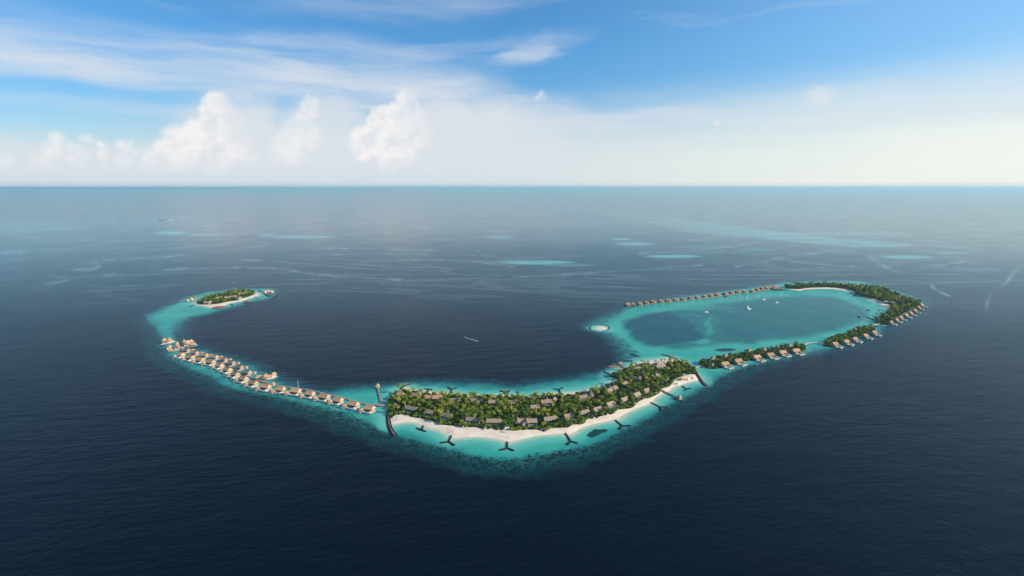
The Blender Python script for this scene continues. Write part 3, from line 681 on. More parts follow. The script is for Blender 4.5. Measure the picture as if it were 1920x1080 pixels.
def villa_beach():
    """beach villa: long roof, glazed front, pool terrace towards the beach"""
    r = empty('beach_villa')
    MB().roof(0, 0, 23, 12.5, 5.6, 4.6, .02).build('roof', M['thatch_grey'], r)
    MB().box(-10.3, 10.3, -4.2, 5.0, .9, 5.5).build('wall', M['grey'], r)
    wme = MB().box(-1.5, 1.5, -4.34, -4.1, 1.9, 4.6).mesh('window', M['glass'])
    for x in (-7.2, -2.4, 2.4, 7.2):
        w = link(bpy.data.objects.new('window', wme), r); w.location = (x, 0, 0)
    MB().box(-11, 11, -12.5, -4.3, .9, 2.0).build('terrace', M['grey'], r)
    MB().box(-7.0, 4.5, -11.3, -7.2, 2.0, 2.22).build('pool', M['pool'], r)
    b = MB(); b.box(-11.2, -10.7, -12.5, -4.3, 2.0, 3.4); b.box(10.7, 11.2, -12.5, -4.3, 2.0, 3.4); b.each('garden_wall', M['white'], r)
    return Proto(r)
def villa_inner():
    """plain villa in the trees of the island"""
    r = empty('garden_villa')
    MB().roof(0, 0, 22, 12, 5.8, 4.6, .03).roof(8.2, 2.0, 11, 9, 5.9, 4.9, .04, pi / 2).each('roof', M['thatch_grey'], r)
    MB().box(-9.8, 9.8, -4.2, 4.6, .9, 5.7).build('wall', M['grey'], r)
    wme = MB().box(-1.5, 1.5, -4.34, -4.1, 1.9, 4.6).mesh('window', M['glass'])
    for x in (-6, -1, 4):
        w = link(bpy.data.objects.new('window', wme), r); w.location = (x, 0, 0)
    return Proto(r)
def villa_lagoon():
    """villa on the outer side of the narrow islands: roof behind, white terrace with pool in front and to the right"""
    r = empty('reef_villa')
    MB().roof(0, 0, 20, 12.5, 6.6, 5.6, .04).build('roof', M['thatch_tan'], r)
    MB().box(-8.8, 8.8, -4.6, 5, 1.6, 6.5).build('wall', M['grey'], r)
    MB().prism([(-9.5, -6.5), (-9.5, -4.6), (13, -4.6), (15, -9), (14, -16), (-2.5, -19.5), (-5.5, -16)], 1.2, 2.0).build('deck', M['deck_pale'], r)
    MB().roof(-6.0, -8.5, 6.5, 6.5, 4.6, 2.8, .2).build('pavilion_roof', M['thatch_tan'], r)
    MB().box(-8.3, -4.2, -10.6, -6.6, 2.0, 4.5).build('pavilion_wall', M['white'], r)
    wme = MB().box(-1.9, 1.9, -4.74, -4.5, 2.4, 5.4).mesh('window', M['glass'])
    for x in (-2, 2.6, 7.0):
        w = link(bpy.data.objects.new('window', wme), r); w.location = (x * .95, 0, 0)
    MB().box(-1, 11, -14.2, -9.6, 2.0, 2.3).build('pool', M['pool'], r)
    b = MB(); b.prism([(-2.5, -19.5), (14, -16), (14.2, -15.3), (-2.3, -18.8)], .4, 3.0); b.prism([(-5.9, -16), (-2.9, -19.5), (-2.3, -19.0), (-5.3, -15.6)], .4, 3.2); b.prism([(14, -16), (15, -9), (14.4, -9), (13.4, -15.6)], .4, 3.4); b.box(11.8, 14, -9, -5, 2.0, 4.0)
    b.each('garden_wall', M['white'], r)
    b = MB()
    for x in (-8, -2, 4, 10):
        for y in (-15, -10, -5): b.cyl(x, y, -1, 1.2, .3, n=5)
    b.build('piles', M['pile'], r)
    return Proto(r)
M['thatch_dark'] = thatchmat('dark_brown_thatch', (.27, .175, .115))
def villa_row():
    """plain bungalow of the far lagoon row, lagoon side open"""
    r = empty('lagoon_bungalow')
    MB().roof(0, 0, 15.5, 11, 6.2, 4.6, .1).build('roof', M['thatch_dark'], r)
    MB().box(-7.4, 3.4, -4.4, 4.8, 1.8, 6.3).build('wall', M['dark'], r)
    MB().box(4.6, 7.6, -4.9, 1, 1.8, 4.6).build('bathroom_wall', M['white'], r)
    MB().box(-10, 10, -10, 7, 1.2, 1.8).build('deck', M['deck'], r)
    wme = MB().box(-1.4, 1.4, -4.55, -4.3, 2.4, 5.0).mesh('window', M['glass'])
    for x in (-4.6, .2):
        w = link(bpy.data.objects.new('window', wme), r); w.location = (x, 0, 0)
    b = MB()
    for x in (-9, -3, 3, 9):
        for y in (-9, -1, 6): b.cyl(x, y, -1, 1.2, .3, n=5)
    b.build('piles', M['pile'], r)
    return Proto(r)
def hut(name='pavilion_hut', mt='thatch', base='deck', r_=5.0, h=6.0, n=4, wall='white'):
    r = empty(name)
    MB().cone(0, 0, r_, 5.0, h, n).build('roof', M[mt], r)
    k = r_ * .5
    MB().box(-k, k, -k, k, 2.0, 4.9).build('wall', M[wall], r)
    MB().cyl(0, 0, 1.4, 2.0, r_ * 1.05, n=8).build('deck', M[base], r)
    b = MB()
    for i in range(4): b.cyl(r_ * .7 * cos(i * pi / 2 + .8), r_ * .7 * sin(i * pi / 2 + .8), -1, 1.4, .3, n=5)
    b.build('piles', M['pile'], r)
    return Proto(r)
def complex_(name, roofs, decks, walls, z=1.6, mt='thatch', wmat='white', piles=True, dmat='deck_pale'):
    """one larger building with several roofs; roofs: (x,y,L,W,eave,h,hip,rot) or ('c',x,y,r,eave,h,n)"""
    r = empty(name)
    for q in roofs:
        b = MB()
        if q[0] == 'c': b.cone(*q[1:4], *q[4:7])
        else: b.roof(*q)
        b.build('roof', M[mt], r)
    for q in walls: MB().box(*q).build('wall', M[wmat], r)
    for q in decks: MB().prism(q, z - .5, z).build('deck', M[dmat], r)
    if piles:
        b = MB()
        for q in decks:
            for x, y in q: b.cyl(x * .9, y * .9, -1, z - .5, .35, n=5)
        b.build('piles', M['pile'], r)
    return r

def tangents(pts, z=6.0):
    W = [at(x, y, z) for x, y in pts]; out = []
    for i in range(len(W)):
        a, b = W[max(i - 1, 0)], W[min(i + 1, len(W) - 1)]
        out.append((W[i][0], W[i][1], atan2(b[1] - a[1], b[0] - a[0])))
    return out

# ---- left chain, front row
FRONT = [(340,663,.72),(357,668,1),(375.6,672.5,.92),(395.6,676.5,1.05),(412.5,683,.9),(427.5,690.6,1),(442,699,.92),(457,707.5,1.05),(475.6,715.6,.92),(498,722.5,1.08),(526,727,.9),(554,730.5,1.08),(581,735.5,.92),(608,741,1.06),(634,747.5,.92),(662.5,755,1.12),(693,762.5,.95)]
vf = villa_front()
fr = tangents([(x, y) for x, y, _ in FRONT], 8.5)
for i, ((x, y, a), (_, _, s)) in enumerate(zip(fr, FRONT)):
    n = len(FRONT) - 1 - i
    lab = 'sand coloured overwater villa with pool, %s in the front row counted from the palm island' % ORD[n]
    vf.put(x, y, a * .85, lab, 'overwater villa', 'front row of overwater villas on the left reef', (s * .92, .95, 1.0))
BACK = [(350.6,654.4,.8),(365.6,659.4,1),(383.8,663.8,1),(402.5,667.2,1),(420,672,.9),(434.4,678,1),(450,686,.95),(465,695.6,1)]
vb = villa_back()
for i, ((x, y, a), (_, _, s)) in enumerate(zip(tangents([(x, y) for x, y, _ in BACK], 8.5), BACK)):
    vb.put(x, y, a * .8, 'brown roofed overwater villa, %s in the back row counted from the large multi-roofed pavilion' % ORD[len(BACK) - 1 - i], 'overwater villa', 'back row of overwater villas on the left reef', (s * .93, .9, .95))

# ---- small and special buildings of the left chain
hp = hut()
def puthut(px, py, label, cat='hut', s=1.0, rz=0.0, p=None, group=None, z=0.0):
    x, y = at(px, py, 6); return (p or hp).put(x, y, rz, label, cat, group, s, z)
puthut(512, 719, 'small square hut with pointed roof on the boardwalk beside the large pavilion', s=.95)
puthut(332, 642.5, 'small round-looking thatched hut between the white decked pavilion and the dark tree', s=.95)
puthut(708, 722.5, 'pointed hut standing alone at the end of the straight jetty', s=1.0)
b = complex_('reef_restaurant', [(-12, 3, 17, 12, 6, 6, .1, -.3), (0, -3, 20, 13, 6, 8, .02, 1.2), (9, -3, 17, 12, 6, 5.5, .05, -.25), (20, 6, 13, 11, 6.5, 6.5, .1, .7), ('c', 2, -9, 7, 5.5, 7, 4)],
             [[(-22, -8), (-4, -15), (24, -9), (30, 4), (26, 14), (-18, 12)]], [(-16, -6, -2, 6, 1.6, 6), (4, 18, -8, 2, 1.6, 6), (17, 25, 1, 10, 1.6, 6.4)], mt='thatch_tan', dmat='grey')
x, y = at(497, 706, 6); b.location = (x, y, 0); tag(b, 'large multi-roofed thatched restaurant at the right end of the back row of villas', 'restaurant'); b.scale = (.84, .84, .84); b.rotation_euler = (0, 0, atan2(-x, y))
b = complex_('reef_pavilion', [('c', 0, 4, 11, 6, 12, 6), (-2, 4, 15, 9, 5.5, 5.5, .1, 0)], [[(-25, -11), (-20, -15), (2, -11), (15, 0), (15, 14), (-10, 15), (-16, 2)]], [(-6, 6, -1, 9, 1.6, 6)], dmat='white')
x, y = at(318, 641.5, 2); b.location = (x, y, 0); tag(b, 'tall peaked thatched pavilion with a sweeping white deck at the tip of the left reef', 'pavilion'); b.scale = (.84, .84, .84); b.rotation_euler = (0, 0, atan2(-x, y))
puthut(308, 638.5, 'low domed thatched hut left of the tall peaked pavilion', s=1.45, p=hut('domed_hut', n=8, h=4.5))
b = complex_('star_pavilion', [('c', -7, 30, 8, 5, 8, 4), ('c', 4, 24, 7, 5, 6, 4), (0, 12, 16, 10, 5.5, 6, .1, 1.0), (8, 14, 17, 9, 5.5, 5, .05, .3), ('c', -5, 2, 8, 5, 6.5, 4), (2, -10, 15, 10, 5.5, 6, .1, 1.0), ('c', 13, -20, 9, 5, 7, 4), (18, -22, 10, 6, 5, 4, .2, .1), ('c', 12, 30, 6, 5, 6, 4)],
             [[(-15, 40), (-14, -8), (0, -30), (26, -30), (26, -12), (18, 40)]], [(-8, 8, -14, 30, 1.6, 5)], mt='thatch_tan', dmat='grey')
x, y = at(351, 644.5, 4); b.location = (x, y, 0); tag(b, 'cluster of many small gabled roofs on one deck at the head of the back row', 'pavilion'); b.scale = (.84, .84, .84); b.rotation_euler = (0, 0, atan2(-x, y))
b = complex_('spa_building', [(-9, 14, 12, 10, 5.5, 5, .1, 1.0), ('c', 10, 14, 9, 6, 12, 4), (10, -4, 18, 10, 6, 5, .06, -1.0), ('c', -8, -10, 8, 4.5, 4.5, 6), ('c', 22, -12, 7, 4.5, 5, 6)],
             [[(-20, 22), (-19, 2), (-14, -18), (0, -28), (18, -24), (20, 0), (16, 24)]], [(-16, -6, 4, 20, 1.6, 5.5), (2, 14, 4, 20, 1.6, 6.0), (-14, -8, -14, -4, 1.6, 4.2), (4, 16, -8, 0, 1.6, 5.8)], mt='thatch_tan')
x, y = at(325, 652.5, 4); b.location = (x, y, 0); tag(b, 'white walled building with mixed roofs at the head of the front row', 'building'); b.scale = (.84, .84, .84); b.rotation_euler = (0, 0, atan2(-x, y))

def ribbon(line, w):
    P = smooth(line, 3, False) if len(line) > 2 else np.array(line, float); L = []; Rr = []
    for i in range(len(P)):
        d = P[min(i + 1, len(P) - 1)] - P[max(i - 1, 0)]; d /= max(1e-6, hypot(*d)); n = np.array([-d[1], d[0]]) * w / 2
        L.append(P[i] + n); Rr.append(P[i] - n)
    return P, L, Rr
def jetty(pxs, w, label, cat='jetty', name='jetty', z=2.0, mt='jetty', pile=True, rail=False, group=None):
    W = [at(x, y, z) for x, y in pxs]; P, L, Rr = ribbon(W, w)
    r = empty(name, (float(P[0][0]), float(P[0][1]), 0)); ox, oy = P[0]
    b = MB()
    for i in range(len(P) - 1):
        q = [L[i], Rr[i], Rr[i + 1], L[i + 1]]
        vs = [(a[0] - ox, a[1] - oy, z - .35) for a in q] + [(a[0] - ox, a[1] - oy, z) for a in q]
        b.add(vs, [(0, 1, 2, 3)[::-1], (4, 5, 6, 7), (0, 3, 7, 4), (1, 5, 6, 2)][0:4] + [(0, 4, 5, 1), (3, 2, 6, 7)])
    b.build('deck', M[mt], r)
    if pile:
        b = MB(); acc = 0
        for i in range(len(P) - 1):
            s = hypot(*(P[i + 1] - P[i])); t = -acc
            while t + 7 < s:
                t += 7
                for S in (L, Rr):
                    p = S[i] + (S[i + 1] - S[i]) * t / s; b.cyl(p[0] - ox, p[1] - oy, -1, z - .3, .25, n=5)
            acc = s - t if s - t < 7 else 0
        if b.v: b.build('piles', M['pile'], r)
    if rail:
        b = MB()
        for S in (L, Rr):
            for i in range(len(P) - 1):
                a, c = S[i] - P[0], S[i + 1] - P[0]
                b.add([(a[0], a[1], z + .9), (c[0], c[1], z + .9), (c[0], c[1], z + 1.05), (a[0], a[1], z + 1.05)], [(0, 1, 2, 3)])
        o = b.build('railing', M['white'], r); o['kind'] = 'stuff'
    return tag(r, label, cat, group)
jetty([(336,650),(346,661),(367.5,667.5),(386,671),(406,676),(421,681),(435,688.5),(449,696),(465,705),(485,713),(513,721),(540,725.5),(570,729.5),(590,733),(620,740.5),(648,747),(673,753.5),(686.7,757),(703,759),(715,758),(731,757)], 4.2, 'long grey boardwalk curving between the overwater villas to the palm island', 'boardwalk', 'boardwalk')
jetty([(715.6,756),(712,741),(708,724.5)], 3.6, 'straight grey jetty running out to the lone pointed hut')
x, y = at(715.5, 758, 2); o = empty('jetty_landing', (x, y, 0)); MB().cyl(0, 0, 1.55, 2.06, 9, n=8).build('deck', M['jetty'], o); MB().cyl(-4, -4, -1, 1.5, .4).cyl(4, -4, -1, 1.5, .4).cyl(4, 4, -1, 1.5, .4).cyl(-4, 4, -1, 1.5, .4).build('piles', M['pile'], o)
tag(o, 'round landing where the straight jetty meets the boardwalk', 'landing')
def mast(px, py, h, label):
    x, y = at(px, py, 0); o = empty('mast', (x, y, 0)); MB().cyl(0, 0, -1, h, .4, .22).build('pole', M['hull'], o); MB().box(-1.2, 1.2, -.2, .2, h * .75, h * .75 + .25).cyl(0, 0, h, h + 1.2, .5, .2).each('antenna', M['tan_hull'], o); tag(o, label, 'mast')
mast(559.3, 727, 15, 'thin white antenna mast behind the overwater villas')

# ---- main island villas
BEACHV = [(770.8,764.5,-.02,1),(805.5,771.5,0,.72),(836.8,777.5,0,.82),(887.5,786,0,1.05),(925.7,788.6,0,1.05),(989,788.6,0,1.45),(1032,784.4,0,1.0),(1066,779,0,.75),(1093.7,772.6,0,.95),(1119.4,766.4,0,.8),(1144,756.5,0,.85),(1170,748,0,.72),(1193,739,0,.72),(1211,731.5,0,.7)]
vbch = villa_beach(); BV = []
for i, ((x, y, a), q) in enumerate(zip(tangents([(p[0], p[1]) for p in BEACHV], 7.5), BEACHV)):
    if i == 5:
        r = complex_('beach_villa', [(0, 0, 34, 13, 5.6, 5, .02, 0), (-17, -1, 15, 9, 5.6, 5.5, .02, pi / 2), (-1.5, -3.5, 13, 9, 5.7, 6.2, .02, pi / 2), (-7.5, -11, 8, 6.5, 4.2, 4, .05, pi / 2)], [], [(-15, 15, -4.2, 5, .9, 5.5), (-20, -14, -5, 4, .9, 5.3), (-10, -5, -14, -8, .9, 4)], mt='thatch_grey', wmat='grey', piles=False)
        MB().box(1, 17, -13, -4.4, .9, 2.0).build('terrace', M['grey'], r); MB().box(4, 13, -11.5, -8, 2.0, 2.2).build('pool', M['pool'], r)
        wme = MB().box(-1.6, 1.6, -4.36, -4.1, 1.9, 4.6).mesh('window', M['glass'])
        for wx in (5, 9, 13): w = link(bpy.data.objects.new('window', wme), r); w.location = (wx, 0, 0)
        r.location = (x, y, 1.0); tag(r, 'largest beach villa, its long roof crossed by pointed gables, right of the sandy path', 'villa')
        footprint(x, y - 2, 20, 13, 0)
    else:
        nm = ('%s beach villa from the left end of the island' % ORD[i]) if i < 5 else ('%s beach villa past the large gabled one, counting rightwards' % ORD[i - 6])
        vbch.put(x, y, a, 'grey thatched ' + nm, 'villa', 'villas along the front beach', (q[3] * 1.1, 1, 1), 1.0)
        footprint(x, y - 2.5, 11 * q[3] + .3, 7.6, a)
    BV.append((x, y))
INNER = [(780.5,740,-.12,.8,'near the left breakwater behind the back beach'),(852.8,750,0,.9,'right of the gabled twin villa by the back beach'),(891.7,750.5,-.02,1.05,'second right of the gabled twin villa by the back beach'),(925,753,-.04,.85,'below the Y groyne with a palm on it'),(962.5,754,-.03,.95,'right of the palm topped groyne at the back beach'),(1002.8,762.5,.15,.8,'alone in the middle of the woods'),
    (1144.4,731,.55,.9,'above the widest part of the front beach'),(1171,718.5,.6,.85,'beside the back V groyne'),(1191,708.5,-.75,1.05,'turned away, in the centre of the right woods'),(1195,691,.6,1,'behind the square pier'),(1232.8,703,.3,.5,'small, in the clearing of the right woods')]
vin = villa_inner()
for px, py, a, s, wh in INNER:
    x, y = at(px, py, 7.5); vin.put(x, y, a, 'grey garden villa ' + wh, 'villa', 'villas among the trees', (s, 1, 1), 1.0); footprint(x, y - 1, 11 * s, 6, a)
def place(r, px, py, rz, label, cat, z=1.0, zz=6, fa=0, fb=0):
    x, y = at(px, py, zz); r.location = (x, y, z); r.rotation_euler = (0, 0, rz); tag(r, label, cat)
    if fa: footprint(x, y - 1, fa, fb, rz)
place(complex_('garden_villa', [(-7, 0, 16, 12, 5.8, 4.6, .02, 0), (8, -1, 16, 12, 6.2, 5, .02, 0), (8, 7, 11, 9, 6, 8, .05, pi / 2), (17, 2, 8, 6, 5.5, 4, .1, 1.2)], [], [(-14, 15, -4, 5, .9, 5.7), (4, 12, 3, 11, .9, 6)], mt='thatch_tan', wmat='grey', piles=False), 811, 746, -.1, 'twin roofed garden villa with a pointed gable by the back beach left of the groyne', 'villa', fa=18, fb=10)
place(complex_('garden_villa', [(-5, 0, 24, 12, 5.8, 4.6, .02, 0), (10, 3, 16, 10, 6, 5.5, .02, 1.1), (-3, 9, 12, 8, 6, 6, .02, 1.5), (6, -9, 10, 5, 4, 3, .1, .1)], [], [(-15, 14, -4, 5, .9, 5.7), (-8, 12, -13, -9, .9, 3)], mt='thatch_grey', wmat='grey', piles=False), 1030, 753.5, .2, 'wide garden villa with three crossing gables near the back Y groyne', 'villa', fa=18, fb=11)
place(complex_('garden_villa', [(-8, -2, 18, 11, 5.8, 4.6, .02, .1), (9, 2, 20, 13, 6.2, 5.5, .02, 1.2), (-1, 8, 12, 8, 6, 5, .02, 1.7)], [], [(-14, 12, -5, 5, .9, 5.7)], mt='thatch_grey', wmat='grey', piles=False), 1100, 744, .2, 'L shaped garden villa with two broad roofs by the back beach', 'villa', fa=18, fb=10)
place(complex_('garden_villa', [(0, 0, 18, 12, 5.8, 4.6, .02, .9), (-9, 6, 12, 8, 6, 5, .02, 2.2)], [], [(-7, 8, -5, 5, .9, 5.7)], mt='thatch_grey', wmat='grey', piles=False), 1150, 728.5, -.3, 'V shaped pair of roofs beside the long back beach', 'villa', fa=13, fb=9)
place(complex_('club_house', [(6, 10, 22, 13, 6.5, 6, .02, .15), (-2, -4, 24, 11, 6, 5, .02, .1), (-13, 4, 12, 10, 6, 5, .02, 1.4)], [], [(-12, 14, -7, 14, .9, 6)], mt='thatch_grey', wmat='grey', piles=False), 1238, 687, .25, 'large club house with three thatched roofs at the far right of the palm island', 'club house', fa=21, fb=16)
place(complex_('garden_villa', [(0, 0, 15, 10, 5.8, 4.6, .06, 0)], [], [(-6, 6, -4, 4, .9, 5.7)], mt='thatch_grey', wmat='grey', piles=False), 750.7, 740, -.2, 'small garden house at the left tip of the palm island', 'house', fa=9, fb=7)
place(complex_('garden_house', [('c', 0, 0, 6, 5, 4, 4)], [], [(-4, 4, -4, 4, .9, 5)], mt='thatch_grey', wmat='white', piles=False), 740.5, 759.5, -.2, 'little white house where the boardwalk reaches the palm island', 'house', fa=7, fb=7)
place(complex_('white_pavilion', [('c', -3, 0, 4, 3.6, 2.6, 6), ('c', 3.5, 2, 4, 3.6, 2.6, 6)], [], [(-4, 5, -2, 3, .9, 3.6)], mt='grey', wmat='grey', piles=False), 1283, 700.5, .4, 'pale tented pavilions among the trees above the right beach', 'pavilion', fa=6, fb=5)
place(complex_('peaked_hut', [('c', 0, 0, 5, 4, 6, 4)], [], [(-2.5, 2.5, -2.5, 2.5, .9, 4)], mt='thatch_grey', wmat='white', piles=False), 1250, 709, .4, 'small peaked grey hut in the trees right of the clearing', 'hut', fa=5, fb=5)
place(complex_('bar_roof', [(0, 0, 13, 7, 3.8, 2.6, .2, .2)], [], [(-4, 4, -2, 2, .9, 3.8)], mt='thatch_tan', wmat='dark', piles=False), 1278.5, 708.5, .5, 'low brown beach bar at the edge of the trees on the right beach', 'bar', fa=8, fb=6)
# beach tents and parasols
def tent():
    r = empty('beach_cabana'); MB().roof(0, 0, 7, 4.6, 3.2, 1.4, .12).build('canopy', M['canvas'], r)
    lm = MB().cyl(0, 0, 0, 3.1, .16).mesh('post', M['dark'])
    for x in (-2.9, 2.9):
        for y in (-1.7, 1.7): p = link(bpy.data.objects.new('post', lm), r); p.location = (x, y, 0)
    MB().box(-2, 2, -1, 1, .2, .9).build('daybed', M['hull'], r)
    return Proto(r)
tp = tent()
for px, py, wh in ((1271.7, 718.6, 'nearest to the pointed-hut pier'), (1291, 711, 'in the middle of the right beach'), (1301, 708.2, 'farthest right, below the trees')):
    x, y = at(px, py, 3); tp.put(x, y, .45, 'cream canvas beach cabana ' + wh, 'cabana', 'cabanas on the right beach', 1.0, 1.2)
def parasol():
    r = empty('parasol'); MB().cone(0, 0, 1.9, 2.4, .9, 8, th=.12).build('canopy', M['canvas'], r); MB().cyl(0, 0, 0, 2.5, .06).build('pole', M['dark'], r); return Proto(r)
pp = parasol()
PARA = [(909.7,805.5,'between the two flat-fronted beach villas'),(868,801.5,'left of the fourth beach villa'),(800,782.8,'in front of the second beach villa'),(1016,806.5,'right of the large gabled villa'),(1114,784.7,'below the fourth villa right of the large gabled one'),(1139,778.5,'left of the dark Y groyne base at the bay'),(1159,769.5,'at the hedge above the right Y groyne'),(1190.4,757.6,'halfway along the right hedge'),(1207,749,'left of the stem of the far right Y groyne'),(1124.7,783.6,'on the hedge line right of the coral patch'),(1230,738,'at the foot of the pier with the pointed hut')]
for px, py, wh in PARA:
    x, y = at(px, py, 2); pp.put(x, y, 0, 'round cream parasol on the sand ' + wh, 'parasol', 'parasols along the front beach', 1.05, 1.4); footprint(x, y, 3.5, 3.5, 0)
# piers of the main island
jetty([(1240,731.5),(1257,739),(1275.5,748.3)], 4.4, 'dark timber pier from the right beach to the hut with a pointed roof', 'pier', 'pier', mt='dark')
x, y = at(1274, 745.5, 4); hp2 = hut('pier_hut', 'thatch_tan', 'deck', 5.4, 6.2, 4, 'grey'); hp2.put(x, y, .5, 'hut with sharply pointed tan roof at the end of the dark timber pier', 'hut')
x, y = at(1266, 746.8, 2); o = empty('landing_stage', (x, y, 0), .6); MB().box(-3, 3, -5, 2, .6, 1.1).build('deck', M['dark'], o); MB().cyl(-2.5, -4, -1, .6, .3).cyl(2.5, -4, -1, .6, .3).build('piles', M['pile'], o); tag(o, 'low dark landing stage on the left of the pointed-hut pier', 'landing stage')
b = complex_('arrival_pier', [(12, 6, 12, 9, 5, 4, .12, .4)], [[(-18, -8), (-14, -14), (16, 2), (18, 10), (8, 12)]], [(8, 15, 4, 9, 1.6, 5)], z=2.2, mt='thatch_grey', wmat='dark', dmat='red')
x, y = at(1154, 685.5, 2); b.location = (x, y, 0); tag(b, 'red-brown square arrival pier with small hut at the back of the palm island', 'pier')
jetty([(1163,684.5),(1168,688),(1174,692)], 4, 'short dark walkway joining the arrival pier to the sand', 'walkway', 'walkway', mt='dark')
mast(1205, 706.5, 16, 'white flagpole in the clearing of the right woods')
mast(738, 753, 14, 'thin white pole at the left tip of the palm island')
mast(1331, 685.5, 14, 'thin pale pole near the gazebo on the first narrow island')
mast(1453, 657, 15, 'thin pale pole in the trees behind the fifth reef villa')

# ---- groynes and breakwaters
def ridge_mesh(b, P, w0, w1, h, wtop=.5):
    """rocky ridge along world polyline P"""
    n = len(P); L = []
    for i in range(n):
        d = np.array(P[min(i + 1, n - 1)]) - np.array(P[max(i - 1, 0)]); d = d / max(1e-6, hypot(*d)); nn = np.array([-d[1], d[0]])
        w = w0 + (w1 - w0) * i / max(1, n - 1)
        for k, z in ((-1, -.6), (-wtop, h), (wtop, h), (1, -.6)):
            q = np.array(P[i]) + nn * w / 2 * k; L.append((q[0], q[1], z * (1 + random.uniform(-.15, .15))))
    f = [(4*i+k, 4*i+k+1, 4*i+k+5, 4*i+k+4)[::-1] for i in range(n - 1) for k in range(3)] + [(0, 1, 2, 3), tuple(4*(n-1)+k for k in (3, 2, 1, 0))]
    b.add(L, f)
def resample(P, step):
    P = np.array(P, float); d = np.r_[0, np.cumsum(np.hypot(*(P[1:] - P[:-1]).T))]; n = max(2, int(d[-1] / step) + 1); t = np.linspace(0, d[-1], n)
    return np.stack([np.interp(t, d, P[:, 0]), np.interp(t, d, P[:, 1])], 1)
def groyne(arms, label, w=3.6, h=1.3, name='groyne', cat='groyne', group=None, mt='rock', rr=.9, top=None):
    W = [[at(x, y, .5) for x, y in a] for a in arms]; o = W[0][0]
    r = empty(name, (o[0], o[1], 0)); core = MB(); bo = MB(); tp_ = MB()
    for a, A_ in zip(arms, W):
        P = resample([(x - o[0], y - o[1]) for x, y in A_], 3.0)
        w0, w1 = (w, w * 1.15) if not isinstance(w, tuple) else w
        if not isinstance(w, tuple) and len(arms) > 1 and a is arms[-1]: w0, w1 = (w * .62, w * .25)
        ridge_mesh(core, P, w0, w1, h)
        for i, p in enumerate(resample(P, 1.5)):
            wl = w0 + (w1 - w0) * i / max(1, len(P) * 2)
            for k in (-.42, 0.0, .42):
                j = P[min(len(P) - 1, i // 2)] - P[max(0, min(len(P) - 1, i // 2) - 1)]; l = max(.01, hypot(*j)); nn = (-j[1] / l, j[0] / l)
                bo.rock(p[0] + nn[0] * wl * k + random.uniform(-.3, .3), p[1] + nn[1] * wl * k + random.uniform(-.3, .3), h * (1 if k == 0 else .45) + random.uniform(-.2, .2), rr * random.uniform(.6, 1.15))
        if top:
            ridge_mesh(tp_, P, w0 * .45, w1 * .45, h + .5)
    core.build('core', M[mt], r); q = bo.build('boulders', M[mt], r); q['kind'] = 'stuff'
    if top: tp_.build('crest', M[top], r)
    return tag(r, label, cat, group)
def Y(c, *ends): return [[c, e] for e in ends]
G = 'dark rock groynes along the front beach'; GB = 'dark rock groynes along the back beach'
groyne([[(781,803),(798,809)],[(791,805.5),(794.4,798)]], 'dark T shaped groyne in the bay beside the left breakwater', 3.4, group=G)
groyne(Y((841,828),(826,830.3),(852,835),(846.5,817)), 'dark Y shaped groyne, leftmost Y off the front beach', 4.0, group=G)
groyne(Y((951,840.2),(938,843.8),(963,845),(951,828.5)), 'dark Y shaped groyne at the sharp sand point below the sandy path', 4.0, group=G)
groyne(Y((1070,827.5),(1062.5,834),(1083,831),(1060.6,812.5)), 'dark Y shaped groyne left of the dark coral patch', 4.0, group=G)
groyne(Y((1166.5,798.3),(1161,805.2),(1181.6,798.3),(1154,788)), 'dark Y shaped groyne right of the dark coral patch', 3.8, group=G)
groyne(Y((1238,763.6),(1239,770.5),(1251.5,762.3),(1220,754.4)), 'dark Y shaped groyne left of the timber pier', 3.8, group=G)
groyne([[(1281.4,732.2),(1295,727.6)],[(1288,729.8),(1279,724.2)]], 'dark T shaped groyne on the right of the timber pier', 3.2, group=G)
groyne([[(796.5,729.3),(810.4,730.4)],[(803.5,730),(803,733.5)]], 'small dark T shaped groyne off the back beach near the curved breakwater', 3.4, group=GB)
groyne(Y((847,729.8),(839.6,726.4),(856,727),(846,736.5)), 'dark Y shaped groyne, leftmost Y off the back beach', 3.4, group=GB)
groyne(Y((946.5,735.2),(937.5,732.6),(955.5,732.4),(947,739.5)), 'dark Y shaped groyne with a palm at its foot off the back beach', 3.2, group=GB)
groyne(Y((1047.5,730.5),(1037.5,728.8),(1055,726.8),(1052,738.3)), 'dark Y shaped groyne, rightmost Y off the back beach', 3.2, group=GB)
groyne([[(1148,705.5),(1141,700.5),(1132,697)],[(1148,706.8),(1135,707.6)]], 'dark V shaped groyne at the right end of the back beach', 3.4, group=GB)
groyne([[(728,769),(727.5,780),(728.5,791),(731.5,802),(735.5,811),(741,816.5)]], 'long curved rock breakwater at the left end of the palm island', (4.5, 9.5), 1.7, 'breakwater', 'breakwater', top='rock_pale')
groyne([[(750.5,730.5),(756,724.5),(763,720.8),(771.5,719.2)]], 'hooked rock breakwater at the back left of the palm island', (3.5, 7), 1.5, 'breakwater', 'breakwater', top='rock_pale')
groyne([[(1304,697),(1309,705),(1314,713),(1319,719),(1325,724.2)]], 'straight rock breakwater at the right end of the palm island', (4, 9), 1.7, 'breakwater', 'breakwater', top='rock_pale')
groyne([[(1275,677.5),(1262,671.5),(1252,667),(1240.6,665)]], 'thin rock breakwater behind the club house', (3.5, 4.5), 1.3, 'breakwater', 'breakwater', top='rock_pale')
groyne([[(322,570.6),(335.5,564.9)]], 'detached rock bar left of the small round island', 5, 1.4, 'breakwater', 'breakwater', mt='rock', top='rock_pale')
groyne([[(510.8,558.6),(518.8,553.2)]], 'detached rock bar right of the small round island', 7, 1.4, 'breakwater', 'breakwater', mt='rock', top='rock_pale')
groyne([[(355,575),(364,571.5)]], 'short rock spur off the left tip of the small round island', 3, .8)
